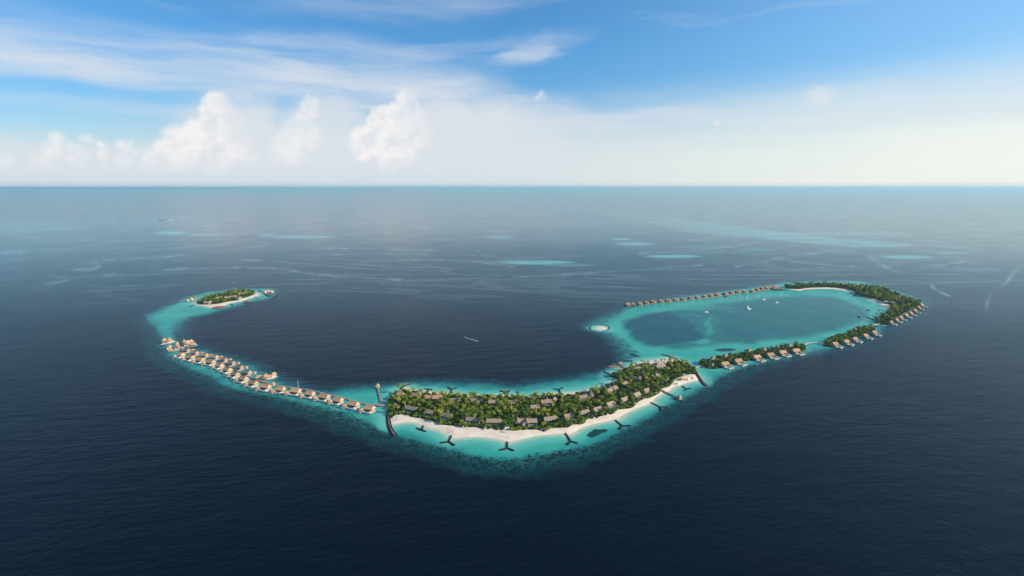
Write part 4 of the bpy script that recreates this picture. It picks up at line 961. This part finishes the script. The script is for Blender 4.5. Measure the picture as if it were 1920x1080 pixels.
groyne([[(478,559.6),(485,559.4)]], 'short rock spur off the right beach of the small round island', 3, .9)
groyne([[(432,570.4),(437,572.2)]], 'stubby rock spur below the beach of the small round island', 4, .9)
groyne([[(484,544.5),(492,547)]], 'dark rock spur behind the right huts of the small round island', 5, 1.2)
groyne([[(1640,600.5),(1633,597.5),(1626,595)]], 'dark timber-like rock spur at the mouth of the right lagoon', 5, 1.2, 'groyne', 'groyne')
groyne([[(1599,555.5),(1606,552.5)]], 'small dark rock spur inside the right lagoon beach', 5, 1.2)

# ---- left small island
hp3 = hut('water_hut', 'thatch', 'deck_pale', 7, 6.5, 6)
IS = 'overwater huts of the small round island'
puthut(352, 562.5, 'single small overwater hut, farthest left by the small round island', s=.9, p=hp3, group=IS)
puthut(359.5, 561, 'overwater hut left in the pair beside the small round island', s=1.15, p=hp3, group=IS)
puthut(364, 558.5, 'overwater hut right and rear in the pair beside the small round island', s=1.05, p=hp3, group=IS)
puthut(497, 547.5, 'overwater hut left of the white walled trio at the right tip', s=1.2, p=hp3, group=IS)
puthut(502.5, 546, 'overwater hut in the middle of the white walled trio at the right tip', s=1.2, p=hp3, group=IS)
puthut(509.5, 547, 'overwater hut at the right end of the trio at the right tip', s=1.2, p=hp3, group=IS)
jetty([(484,551.3),(490,549.8),(497,548.6)], 5, 'pale footbridge from the right tip of the small round island to its huts', 'footbridge', 'footbridge', mt='deck_pale')
jetty([(497,551),(500,552.4),(506.5,555)], 8, 'dark landing stage in front of the huts at the right tip', 'landing stage', 'landing_stage', mt='dark')
x, y = at(407, 577.2, 1); b = complex_('red_pier', [], [[(-18, 6), (-10, -14), (16, -14), (24, 12), (6, 26), (-4, 26)]], [(-3, 3, 0, 8, 1.6, 5)], z=1.8, wmat='red', dmat='red', piles=True); b.location = (x, y, 0); tag(b, 'red-brown timber pier on the beach of the small round island', 'pier')
x, y = at(461, 566.8, 1); b = complex_('boat_dock', [], [[(-8, -8), (8, -8), (8, 14), (-8, 14)], [(8, 0), (26, 4), (26, 9), (8, 6)]], [(-4, 4, -2, 6, 1.6, 5)], z=1.8, wmat='dark', dmat='red', piles=True); b.location = (x, y, 0); tag(b, 'small dark boat dock off the beach of the small round island', 'dock')
for px, py, s, rz, wh in ((454,550.5,1.25,.3,'at the back right'),(445.6,558.8,1.1,-.5,'with a steep roof by the beach'),(410,558.5,.9,.1,'in the middle of the trees'),(388,567,1.0,-.1,'at the lower left edge of the trees'),(426,557.8,.8,.2,'behind the steep roofed one'),(438,556,.8,0,'left of the steep roofed one')):
    x, y = at(px, py, 8); vin.put(x, y, rz, 'pale thatched villa on the small round island ' + wh, 'villa', 'villas of the small round island', (s, 1.1, 1.1), .8); footprint(x, y - 6, 13 * s, 15, rz)

# ---- right islands
vl = villa_lagoon()
A_V = [(1358.5,681),(1383.6,675.3),(1418.8,668.2),(1443.8,664),(1466.9,659.4),(1492,656.2)]
B_V = [(1565,643.7),(1586,639.3),(1602,634.4),(1622,628.2),(1638,622.3)]
C_V = [(1670.5,603),(1680.7,598.4),(1689,594.6),(1699,590),(1707.6,586),(1715,580.8),(1722.4,575.3),(1728,571)]
for row, nm, grp in ((A_V, 'from the left on the first narrow island', 'villas of the first narrow island'), (B_V, 'from the left on the second narrow island', 'villas of the second narrow island'), (C_V, 'from the bottom in the row beside the big wooded island', 'villas beside the big wooded island')):
    for i, (x, y, a) in enumerate(tangents(row, 8.5)):
        aa = a * (.72 if row is not C_V else .62)
        sc = (1.0 if row is A_V else .85, 1, 1)
        if row is C_V: sc = (.66, .85, .9)
        vl.put(x, y, aa, 'tan roofed villa, %s %s' % (ORD[i], nm), 'villa', grp, sc); footprint(x, y - 5, 11, 15 , aa)
vr = hut('rear_hut', 'thatch_tan', 'deck', 6.0, 4.5, 4)
for i, (px, py) in enumerate(((1337,669.5),(1360,665.3),(1405,655.6),(1433,653.6),(1457.4,649.2),(1480.4,646))):
    x, y = at(px, py, 7); vr.put(x, y, .3, 'square tan roof behind the trees of the first narrow island, %s from the left' % ORD[i], 'hut', 'huts behind the first narrow island', 1.15); footprint(x, y - 4, 8, 9, 0)
x, y = at(1336, 684.5, 3); hut('gazebo', 'thatch_grey', 'deck', 4.2, 2.6).put(x, y, .2, 'grey gazebo on the left green of the first narrow island', 'gazebo', None, 1, .8); footprint(x, y, 13, 13, 0)
dk = hut('peaked_hut', 'thatch_grey', 'dark', 9, 10, 4, 'dark')
for px, py, wh in ((1603, 618, 'left'), (1613, 615, 'right')):
    x, y = at(px, py, 6); dk.put(x, y, .4, 'dark steep peaked hut, %s of the two behind the second narrow island' % wh, 'hut', 'dark peaked huts', 1.0)
jetty([(1296,691.5),(1308,687.8),(1321,684)], 4.5, 'pale footbridge from the palm island to the first narrow island', 'footbridge', 'footbridge', mt='concrete', rail=True)
jetty([(1505,650.2),(1513,644.2),(1527,642.2),(1544,643.8)], 5, 'curved pale footbridge between the two narrow islands', 'footbridge', 'footbridge', mt='concrete', rail=True)
jetty([(1634,612),(1641,609.2),(1650,606.6)], 6, 'pale footbridge from the second narrow island to the big wooded island', 'footbridge', 'footbridge', mt='concrete', rail=True)
for i, (px, py) in enumerate(((1567.8, 531.5), (1581.7, 532.5))):
    x, y = at(px, py, 10); vin.put(x, y, .05, 'grey roofed house behind the big wooded island, %s one' % ('left' if i == 0 else 'right'), 'house', 'houses behind the big wooded island', (1.0, 1.3, 1.4), 2)
for px, py, wh in ((1662, 566, 'left'), (1674, 567, 'right')):
    x, y = at(px, py, 7); vin.put(x, y, -.2, 'pale roofed house in the middle of the big wooded island, %s of two' % wh, 'house', 'houses inside the big wooded island', (.8, 1, 1), 1.0); footprint(x, y - 6, 14, 18, 0)
jetty([(1592,549),(1598,549.6),(1606,549.5)], 6, 'short dark jetty inside the right lagoon', mt='dark')
x, y = at(1632, 567.5, 2); tag(groyne([[(1645, 572), (1651, 573)]], 'small dark rocks on the lagoon beach of the big wooded island', 3, .6), None)

ROW = [(1199,567.5),(1211,565.6),(1224,564),(1238.7,562.6),(1252.5,561.4),(1266.7,560.2),(1280,559),(1294,557.4),(1307.5,556),(1321,553.8),(1332.5,552.4),(1345,550.6),(1360,548.6),(1371.7,546.8),(1383,545.5),(1396,545),(1410,543.8),(1420,541.2),(1428.7,539.6),(1437.5,538.6)]
vw = villa_row()
for i, (x, y, a) in enumerate(tangents(ROW, 9)):
    vw.put(x, y, a * .7, 'brown roofed lagoon bungalow, %s in the far row from the big end pavilion' % ORD[i], 'bungalow', 'bungalows in the far row', (1.0 + .15 * (i in (2, 4, 11)), 1.1, 1.1))
b = complex_('end_pavilion', [(-8, 2, 18, 14, 6, 5, .1, 0), ('c', 9, 2, 9, 6, 11, 4)], [[(-20, -12), (16, -12), (18, 10), (-20, 12)]], [(-16, 0, -6, 8, 1.6, 6), (4, 12, -6, 6, 1.6, 6)], mt='thatch_grey', wmat='dark', dmat='dark'); x, y = at(1182, 571.5, 4); b.location = (x, y, 0); b.rotation_euler = (0, 0, .2); tag(b, 'large dark pavilion with a pointed top at the left end of the far row', 'pavilion')
b = complex_('lagoon_club', [(-16, 14, 22, 16, 6, 6, .1, 0), (12, 22, 24, 18, 6, 6, .1, .1), (0, -10, 26, 14, 5, 4, .1, -.3)], [[(-30, 0), (26, -24), (30, 20), (10, 36), (-30, 30)]], [(-24, -8, 6, 20, 1.6, 6), (4, 20, 14, 30, 1.6, 6)], mt='thatch_grey', wmat='dark', dmat='dark'); x, y = at(1454, 541, 4); b.location = (x, y, 0); tag(b, 'large grey roofed lagoon club at the right end of the far row', 'club house')
jetty([(1176,574.3),(1200,570.6),(1227,567.2),(1260,564.6),(1293,561.8),(1320,558.6),(1343,555.4),(1375,551),(1410,547),(1430,543.5),(1446,542)], 5, 'long pale walkway in front of the far row of lagoon bungalows', 'walkway', 'walkway', mt='deck_pale')
jetty([(1352,552),(1358,554),(1364,556)], 7, 'dark jetty jutting into the lagoon from the far row', mt='dark')

# ------------------------------------------------------------------ boats
def yacht():
    r = empty('motor_yacht')
    b = MB(); secs = []
    for x, w, zt in ((-8, 2.2, 1.5), (-4, 2.5, 1.6), (0, 2.5, 1.8), (4, 2.0, 2.1), (7, .9, 2.4), (8.6, .05, 2.6)):
        secs.append([(x, -w, zt), (x - (0 if x < 7 else .4), -w * .7, -.3), (x - (0 if x < 7 else .4), w * .7, -.3), (x, w, zt)])
    vs = [p for s in secs for p in s]; fs = [(0, 1, 2, 3)]
    for i in range(5):
        for k in range(3): fs.append((4*i+k, 4*i+4+k, 4*i+5+k, 4*i+k+1))
        fs.append((4*i, 4*i+3, 4*i+7, 4*i+4))
    b.add(vs, fs); b.build('hull', M['hull'], r)
    MB().prism([(-5, -1.9), (2.6, -1.8), (4.4, -.8), (4.4, .8), (2.6, 1.8), (-5, 1.9)], 1.6, 3.4).build('cabin', M['hull'], r)
    MB().prism([(-4.6, -1.95), (2.4, -1.86), (4.3, -.85), (4.45, .85), (2.4, 1.86), (-4.6, 1.95)], 2.3, 2.9).build('window', M['glass'], r)
    MB().prism([(-4, -1.7), (1.2, -1.5), (1.2, 1.5), (-4, 1.7)], 3.4, 4.5).box(-3.4, -3.0, -1.6, 1.6, 4.5, 5.4).each('flybridge', M['hull'], r)
    return Proto(r)
def sailboat():
    r = empty('catamaran')
    b = MB()
    for s in (-1, 1): b.prism([(-7, s * 3.4 - .9), (3, s * 3.4 - .9), (8, s * 3.4), (3, s * 3.4 + .9), (-7, s * 3.4 + .9)], -.3, 1.6)
    b.each('hull', M['hull'], r)
    MB().prism([(-6, -3.6), (2, -3.4), (3.6, 0), (2, 3.4), (-6, 3.6)], 1.4, 3.4).build('cabin', M['hull'], r)
    MB().prism([(-3, -3.62), (2.1, -3.45), (3.7, 0), (2.1, 3.45), (-3, 3.62)], 2.2, 2.8).build('window', M['glass'], r)
    MB().cyl(-2.5, 0, 3.4, 15, .25, .15).build('mast', M['hull'], r)
    MB().add([(-2.7, -.12, 4.4), (-7.5, -.12, 4.6), (-2.7, -.12, 14), (-2.7, .12, 4.4), (-7.5, .12, 4.6), (-2.7, .12, 14)], [(0, 2, 1), (3, 4, 5), (0, 1, 4, 3), (1, 2, 5, 4), (2, 0, 3, 5)]).build('sail', M['hull'], r)
    return Proto(r)
yp, sbp = yacht(), sailboat()
BG = 'boats moored in the lagoon'
BOATS = [(1324,585.5,.1,1.0,'y','long white motor yacht nearest the left of the moored boats'),(1404,579,.35,1.05,'s','white catamaran with a raised sail, largest boat in the lagoon'),(1368,584.5,1.2,.85,'y','white boat seen end-on between the long yacht and the catamaran'),
    (1306.7,592,1.3,.55,'y','small white boat, leftmost and nearest of the moored boats'),(1334,575.5,1.2,.55,'t','small tan boat behind the long white yacht'),(1387.8,562.5,.9,.6,'y','small white boat below the far row, left of a sister boat'),(1400,557.8,.8,.75,'y','white boat closest to the far row jetty'),
    (1422,555,.5,.5,'y','tiny white boat right of the one closest to the far row'),(1432,562,.3,.95,'y','white motor yacht near the right club house'),(1456,567.5,.3,.95,'y','white motor yacht farthest right in the middle of the lagoon'),(1418,570,.2,.3,'y','tiny white tender between the catamaran and the far row'),
    (1616.9,584.3,1.1,.75,'y','white boat near the right lagoon beach, left one'),(1623.7,589.8,1.1,.7,'y','white boat near the right lagoon beach, lower one'),(1610,593.8,1.3,.75,'b','dark boat nearest the mouth of the right lagoon'),(1628.5,581.5,.2,.7,'b','dark boat close to the right lagoon beach'),(1637,592,.8,.5,'b','small dark boat beside the breakwater of the right lagoon')]
tanp = yacht()
for c in tanp.root.children:
    if c.name.split('.')[0] in ('hull', 'flybridge'): c.data = c.data.copy(); c.data.materials[0] = M['tan_hull']
blk = yacht()
for c in blk.root.children:
    if c.name.split('.')[0] in ('hull', 'flybridge', 'cabin'): c.data = c.data.copy(); c.data.materials[0] = M['black']
for px, py, rz, s, k, lab in BOATS:
    x, y = at(px, py, 1); {'y': yp, 's': sbp, 't': tanp, 'b': blk}[k].put(x, y, rz, lab, 'boat', BG, s)
x, y = at(872, 633, 0); yp.put(x, y, pi * .93, 'small white speedboat crossing the dark bay alone', 'speedboat', None, .42)
if 'group' in C.objects[-1]: pass
b = MB(); W = [at(873 + t * 24, 633.3 + t * 6.5, .03) for t in np.linspace(0, 1, 8)]
L = []; Rr = []
for i, (x, y) in enumerate(W):
    w = .7 + i * .16; L.append((x, y + w, .05)); Rr.append((x, y - w, .05))
b.add(L + Rr, [(i, 8 + i, 9 + i, i + 1) for i in range(7)]); o = b.build('wake', M['foam']); tag(o, kind='stuff')

# ------------------------------------------------------------------ vegetation
def palm_arrays(seed, H, mats=0):
    """returns trunk verts/faces and crown verts/faces"""
    R = random.Random(seed); lean = R.uniform(.3, 1.6); la = R.uniform(0, 6.28)
    tv, tf = [], []; n = 5; segs = 5
    for i in range(segs + 1):
        t = i / segs; cx, cy = lean * t * t * cos(la), lean * t * t * sin(la); rr = .26 * (1 - .4 * t)
        for k in range(n): tv.append((cx + rr * cos(2*pi*k/n), cy + rr * sin(2*pi*k/n), -.6 + (H + .6) * t))
    for i in range(segs):
        for k in range(n): tf.append((i*n+k, i*n+(k+1) % n, (i+1)*n+(k+1) % n, (i+1)*n+k))
    cv, cf = [], []; top = (lean * cos(la), lean * sin(la), H)
    nf = R.randint(15, 18)
    for j in range(nf):
        a = j * 2.399 + R.uniform(-.2, .2); up = R.uniform(.05, 1.0) if j % 3 else R.uniform(-.5, .1); Lf = R.uniform(3.6, 4.9); wmax = R.uniform(.55, .8)
        prev = None; m = 5; r = z = 0.0; ang = up
        for i in range(m + 1):
            t = i / m
            if i: r += Lf / m * cos(ang); z += Lf / m * sin(ang); ang -= .36
            w = wmax * (sin(pi * min(1, t * .85 + .12)) ** .7) * (1 if i % 2 == 0 else .72) if i < m else .05
            c, s = cos(a), sin(a); b_ = len(cv)
            for side, dz in ((-1, -.28), (0, 0), (1, -.28)):
                cv.append((top[0] + c * r - s * w * side, top[1] + s * r + c * w * side, top[2] + z + dz * w * 1.4))
            if prev is not None: cf += [(prev, b_, b_ + 1, prev + 1), (prev + 1, b_ + 1, b_ + 2, prev + 2)]
            prev = b_
    return tv, tf, cv, cf
def broad_arrays(seed, H, Rad, n=150, flat=.75, trunk=True, leaf=.95):
    R = random.Random(seed); tv, tf = [], []
    if trunk:
        k = 5
        for i, (z, r) in enumerate(((-.6, .4), (H * .35, .3), (H * .65, .16))):
            for q in range(k): tv.append((r * cos(2*pi*q/k), r * sin(2*pi*q/k), z))
        for i in range(2):
            for q in range(k): tf.append((i*k+q, i*k+(q+1) % k, (i+1)*k+(q+1) % k, (i+1)*k+q))
        for q in range(3):  # limbs
            a = q * 2.1 + R.random(); o = len(tv); z0 = H * .35
            tv += [(.15*cos(a+1.5), .15*sin(a+1.5), z0), (-.15*cos(a+1.5), -.15*sin(a+1.5), z0), (Rad*.55*cos(a), Rad*.55*sin(a), H*.7), (0, 0, z0 + .3)]
            tf += [(o, o+1, o+2), (o+1, o+3, o+2), (o+3, o, o+2)]
    cv, cf = [], []
    lobes = [(R.uniform(-.5, .5) * Rad, R.uniform(-.5, .5) * Rad, H * R.uniform(.55, .85), Rad * R.uniform(.42, .62)) for _ in range(6)] + [(0, 0, H * .72, Rad * .6)]
    for i in range(n):
        lx, ly, lz, lr = R.choice(lobes); u = R.uniform(-.35, 1); t = R.uniform(0, 6.283); s = math.sqrt(max(0, 1 - u * u)); q = R.uniform(.72, 1.08)
        d = Vector((s * cos(t), s * sin(t), u)); c = Vector((lx, ly, lz)) + Vector((d.x, d.y, d.z * flat)) * lr * q
        nrm = (d + Vector((R.uniform(-.6, .6), R.uniform(-.6, .6), R.uniform(-.3, .6)))).normalized()
        a = nrm.orthogonal().normalized(); b_ = nrm.cross(a); z = leaf * R.uniform(.6, 1.2); o = len(cv); rt = R.uniform(0, 6.28)
        for k in range(4):
            g = rt + k * pi / 2; p = c + (a * cos(g) + b_ * sin(g)) * z * R.uniform(.7, 1.1) + nrm * (.18 * (1 if k % 2 else -1)); cv.append(tuple(p))
        cf.append((o, o+1, o+2, o+3))
    return tv, tf, cv, cf
PALMS = [palm_arrays(i, h) for i, h in enumerate((8.0, 9.5, 11.0, 7.0, 10.2, 8.8))]
BROADS = [broad_arrays(20 + i, h, r) for i, (h, r) in enumerate(((6.5, 4.2), (7.6, 4.8), (5.6, 3.6), (8.2, 4.4), (6.0, 5.0)))]
SHRUBS = [broad_arrays(40 + i, h, r, 90, .8, True, .7) for i, (h, r) in enumerate(((2.6, 2.6), (3.2, 3.0), (2.2, 2.2)))]
def mk(name, v, f, m):
    b = MB(); b.add(v, f); return b.mesh(name, m)
KINDS = {}
def reg(key, arrs, mats):
    L = []
    for tv, tf, cv, cf in arrs:
        tr = mk('trunk', tv, tf, M['trunk']) if tf else None
        L.append((tr, [mk('crown', cv, cf, M[m]) for m in mats], (tv, tf, cv, cf)))
    KINDS[key] = (L, mats)
reg('palm_tree', PALMS, ['palm_y', 'palm_g']); reg('broadleaf_tree', BROADS, ['leaf_d', 'leaf_m']); reg('shrub', SHRUBS, ['shrub', 'leaf_m'])
FA = np.array(FOOT)
def clear_of(x, y, m=0.0):
    dx, dy = x - FA[:, 0], y - FA[:, 1]; c, s = np.cos(FA[:, 4]), np.sin(FA[:, 4])
    u, v = dx * c + dy * s, -dx * s + dy * c
    return not np.any((np.abs(u) < FA[:, 2] + m) & (np.abs(v) < FA[:, 3] + m))
trees = []   # (kind, variant, mat, x, y, z, rot, scale, zone)
def scatter(zone, poly, spacing, mix, zb, hs=1.0, clear=True):
    w = poly; x0, y0 = w.min(0); x1, y1 = w.max(0)
    area = (x1 - x0) * (y1 - y0); N = int(area / spacing ** 2 * 3.2)
    c = np.random.uniform((x0, y0), (x1, y1), (N, 2)); d, ins = seg_dist(c, w); grid = {}
    for (x, y), dd in zip(c[ins], d[ins]):
        if dd < 1.0: continue
        sp_ = spacing * (.62 if dd < 7 else 1)
        k = (int(x // spacing), int(y // spacing)); bad = False
        for i in (-1, 0, 1):
            for j in (-1, 0, 1):
                for q in grid.get((k[0] + i, k[1] + j), ()):
                    if hypot(x - q[0], y - q[1]) < sp_: bad = True; break
        if bad: continue
        inhouse = clear and not clear_of(x, y, .6)
        if inhouse: continue
        grid.setdefault(k, []).append((x, y))
        infront = clear and not clear_of(x, y + 9, 1.0)   # low planting before a facade
        pn = sin(x * .02 + 1) * cos(y * .017) * .5 + .5
        r = random.random()
        if dd < 6.5 and r < mix[2]: kind, hsx = 'shrub', 1.15
        elif infront and r < .62: kind, hsx = 'shrub', .9
        elif r < mix[0]: kind, hsx = 'palm_tree', (.8 if infront else 1)
        else: kind, hsx = 'broadleaf_tree', (.6 if infront else .95)
        if zone == 'main' and kind == 'broadleaf_tree' and x > 130 and random.random() < .25: hsx *= 1.15
        Lk, mats = KINDS[kind]
        py_ = .58 if zone == 'main' and x < 90 else .38
        if kind == 'palm_tree': mi = 0 if random.random() < py_ else 1
        else: mi = 0 if random.random() < (.62 if kind == 'broadleaf_tree' else .7) else 1
        trees.append((kind, random.randrange(len(Lk)), mi, x, y, zb, random.uniform(0, 6.28), hs * hsx * random.uniform(.8, 1.18), zone, dd))
scatter('main', VEG['main'], 5.4, (.52, 0, .85), 1.6, 1.3)
scatter('left', VEG['left'], 7.0, (.5, 0, .6), 1.2, 1.4)
scatter('a', VEG['a'], 5.6, (.45, 0, .6), 1.0, 1.12)
scatter('b', VEG['b'], 6.0, (.5, 0, .5), 1.0, 1.15)
scatter('c', VEG['c'], 8.2, (.45, 0, .4), 1.2, 1.5, True)
# lone palms read off the photograph: base pixel, height, place
LONE = [(1185.5,686,'behind the square pier'),(1191,686.5,'behind the square pier'),(1203.5,684.5,'behind the right woods'),(1215,682,'behind the right woods'),(1228.5,683.5,'behind the club house'),(1234,684,'behind the club house'),(1238.5,680.5,'behind the club house'),(1246,681,'behind the club house'),(1261,674.5,'near the thin breakwater'),(1265,676,'near the thin breakwater'),
    (776.5,739,'on the back beach left'),(786,738.5,'on the back beach left'),(791.5,739.5,'on the back beach left'),(812.5,744,'by the twin roofed villa'),(818,744,'by the twin roofed villa'),(823,744,'by the twin roofed villa'),(830.5,744.5,'by the twin roofed villa'),(861,746.5,'on the back beach between two groynes'),(869.5,746.5,'on the back beach between two groynes'),(882,747,'on the back beach between two groynes'),(890.5,748.5,'on the back beach between two groynes'),(901,748,'on the back beach between two groynes'),(947,741.5,'at the foot of a back groyne'),
    (1019,745,'on the long back beach'),(1068,747,'on the long back beach'),(1107,736.5,'on the long back beach'),(1119.5,733,'on the long back beach'),(1138,728,'on the long back beach'),(1317,680,'at the left tip of the first narrow island'),(1495.6,648.5,'by the curved footbridge'),(1502.5,650.5,'by the curved footbridge'),(1643,593.5,'at the mouth of the right lagoon'),(1648,590.5,'at the mouth of the right lagoon'),(1652,592,'at the mouth of the right lagoon'),
    (878,803.5,'standing on the front beach by the fourth villa'),(958.5,812.5,'standing on the front beach beside the sandy path'),(1052.5,804.5,'tall, at the front beach edge right of the big gabled villa'),(849.5,812,'young, alone on the open sand'),(377,559,'behind the small round island'),(365.5,561.5,'near the pair of huts'),(373,560.5,'near the pair of huts')]
for i, (px, py, wh) in enumerate(LONE):
    x, y = at(px, py, 1.0); sc_ = 1.0 if 'young' not in wh else .4
    if py < 600: sc_ = 1.3
    trees.append(('palm_tree', i % 6, 0 if i % 3 else 1, x, y, 1.0, i * 1.3, sc_, 'lone:' + wh, 0))
LM = [(*p, ('the %s beach villa from the left' % ORD[i]) if i < 5 else ('the large gabled beach villa' if i == 5 else 'the %s beach villa past the gabled one' % ORD[i - 6])) for i, p in enumerate(BV)]
LM += [(*at(px, py, 7), nm) for px, py, nm in ((751, 740, 'the small house at the left tip'), (780, 740, 'the garden villa at the back left'), (811, 746, 'the twin roofed garden villa'), (853, 750, 'the first garden villa past the twin roofs'),
    (892, 750, 'the second garden villa past the twin roofs'), (925, 753, 'the third garden villa past the twin roofs'), (962, 754, 'the fourth garden villa past the twin roofs'), (1003, 762, 'the lone roof in mid woods'), (1030, 753, 'the three gabled garden villa'),
    (1100, 744, 'the L shaped garden villa'), (1144, 731, 'the V shaped pair of roofs'), (1171, 718, 'the villa beside the V groyne'), (1191, 708, 'the villa that is turned away'), (1195, 691, 'the villa behind the arrival pier'), (1238, 687, 'the club house'), (1233, 703, 'the small villa in the clearing'), (1250, 709, 'the small peaked grey hut'), (1284, 702, 'the pale tented pavilions'), (1298, 694, 'the footbridge landing'))]
def describe(kind, mi, x, y, s, zone):
    look = {'palm_tree': ('yellow-green coconut palm', 'dark green coconut palm'), 'broadleaf_tree': ('dark broadleaf tree', 'light green broadleaf tree'), 'shrub': ('bright green low shrub', 'olive green low shrub')}[kind][mi]
    if kind != 'shrub' and zone == 'main' and s > 1.08: look = 'tall ' + look
    elif kind != 'shrub' and zone == 'main' and s < .86: look = 'small ' + look
    if zone.startswith('lone:'): return 'tall bare-stemmed coconut palm ' + zone[5:] if 'young' not in zone else 'young coconut palm alone on the open sand of the front beach'
    if zone == 'main':
        n = min(LM, key=lambda q: hypot(q[0] - x, (q[1] - y) * .6)); dx, dy = x - n[0], y - n[1]
        rel = ('left of' if dx < 0 else 'right of') if abs(dx) > abs(dy) * .7 else ('in front of' if dy < 0 else 'behind')
        if rel[-2:] == 'of' and rel[:2] != 'in' and abs(dx) < 14: rel = 'just ' + rel
        return '%s %s %s' % (look, rel, n[2])
    return look + ' ' + {'left': 'on the small round island', 'a': 'on the first narrow island right of the palm island', 'b': 'on the second narrow island', 'c': 'on the big wooded island round the lagoon'}[zone]
order = sorted(range(len(trees)), key=lambda i: (not trees[i][8].startswith('lone:'), hypot(trees[i][3], trees[i][4]) / max(.4, trees[i][7])))
cnt = {}; rest = {}
for i in order:
    kind, v, mi, x, y, z, rz, s, zone, dd = trees[i]
    if cnt.get(kind, 0) < 300:
        cnt[kind] = cnt.get(kind, 0) + 1
        tr, crs, _ = KINDS[kind][0][v]; lab = describe(kind, mi, x, y, s, zone)
        r = bpy.data.objects.new(kind, None); C.objects.link(r); r.location = (x, y, z); r.rotation_euler = (0, 0, rz); r.scale = (s, s, s)
        tag(r, lab, {'palm_tree': 'palm', 'broadleaf_tree': 'tree', 'shrub': 'shrub'}[kind], lab.replace('palm ', 'palms ', 1).replace('tree ', 'trees ', 1).replace('shrub ', 'shrubs ', 1))
        if tr: link(bpy.data.objects.new('trunk' if kind != 'shrub' else 'stem', tr), r)
        link(bpy.data.objects.new('crown' if kind != 'shrub' else 'foliage', crs[mi]), r)
    else: rest.setdefault((zone if not zone.startswith('lone') else 'main', kind), []).append(trees[i])
for (zone, kind), L in rest.items():
    V = []; Fs = []; MI = []; off = 0; Lk, mats = KINDS[kind]
    for _, v, mi, x, y, z, rz, s, _z, dd in L:
        tv, tf, cv, cf = Lk[v][2]
        a = np.array(list(tv) + list(cv)); c, q = cos(rz) * s, sin(rz) * s
        W = np.stack([a[:, 0] * c - a[:, 1] * q + x, a[:, 0] * q + a[:, 1] * c + y, a[:, 2] * s + z], 1); V.append(W)
        nt = len(tv); Fs += [tuple(k + off for k in f) for f in tf] + [tuple(k + off + nt for k in f) for f in cf]
        MI += [0] * len(tf) + [1 + mi] * len(cf); off += len(a)
    V = np.vstack(V); me = bpy.data.meshes.new('trees'); me.from_pydata(V.tolist(), [], Fs)
    for m in (M['trunk'], M[mats[0]], M[mats[1]]): me.materials.append(m)
    me.polygons.foreach_set('material_index', MI); me.update()
    o = link(bpy.data.objects.new({'palm_tree': 'palm_grove', 'broadleaf_tree': 'woodland', 'shrub': 'shrubbery'}[kind], me))
    tag(o, {'palm_tree': 'mass of coconut palms ', 'broadleaf_tree': 'mass of rounded broadleaf trees ', 'shrub': 'mass of low shrubs '}[kind] + {'main': 'in the rear of the large palm island', 'left': 'covering the small round island', 'a': 'along the first narrow island', 'b': 'along the second narrow island', 'c': 'covering the big wooded island round the lagoon'}[zone], 'woodland', kind='stuff')
print('trees', len(trees), cnt, {k: len(v) for k, v in rest.items()})

# ------------------------------------------------------------------ haze
R = 161000.0
hb = MB().box(-R, R, -R * .61, R, -3.0, 404.0)
h = hb.build('haze', hazebox()); tag(h, kind='stuff')
scn.cycles.volume_bounces = 1
scn.cycles.max_bounces = 6

print('tris', sum(len(p.vertices) - 2 for me in bpy.data.meshes for p in me.polygons))
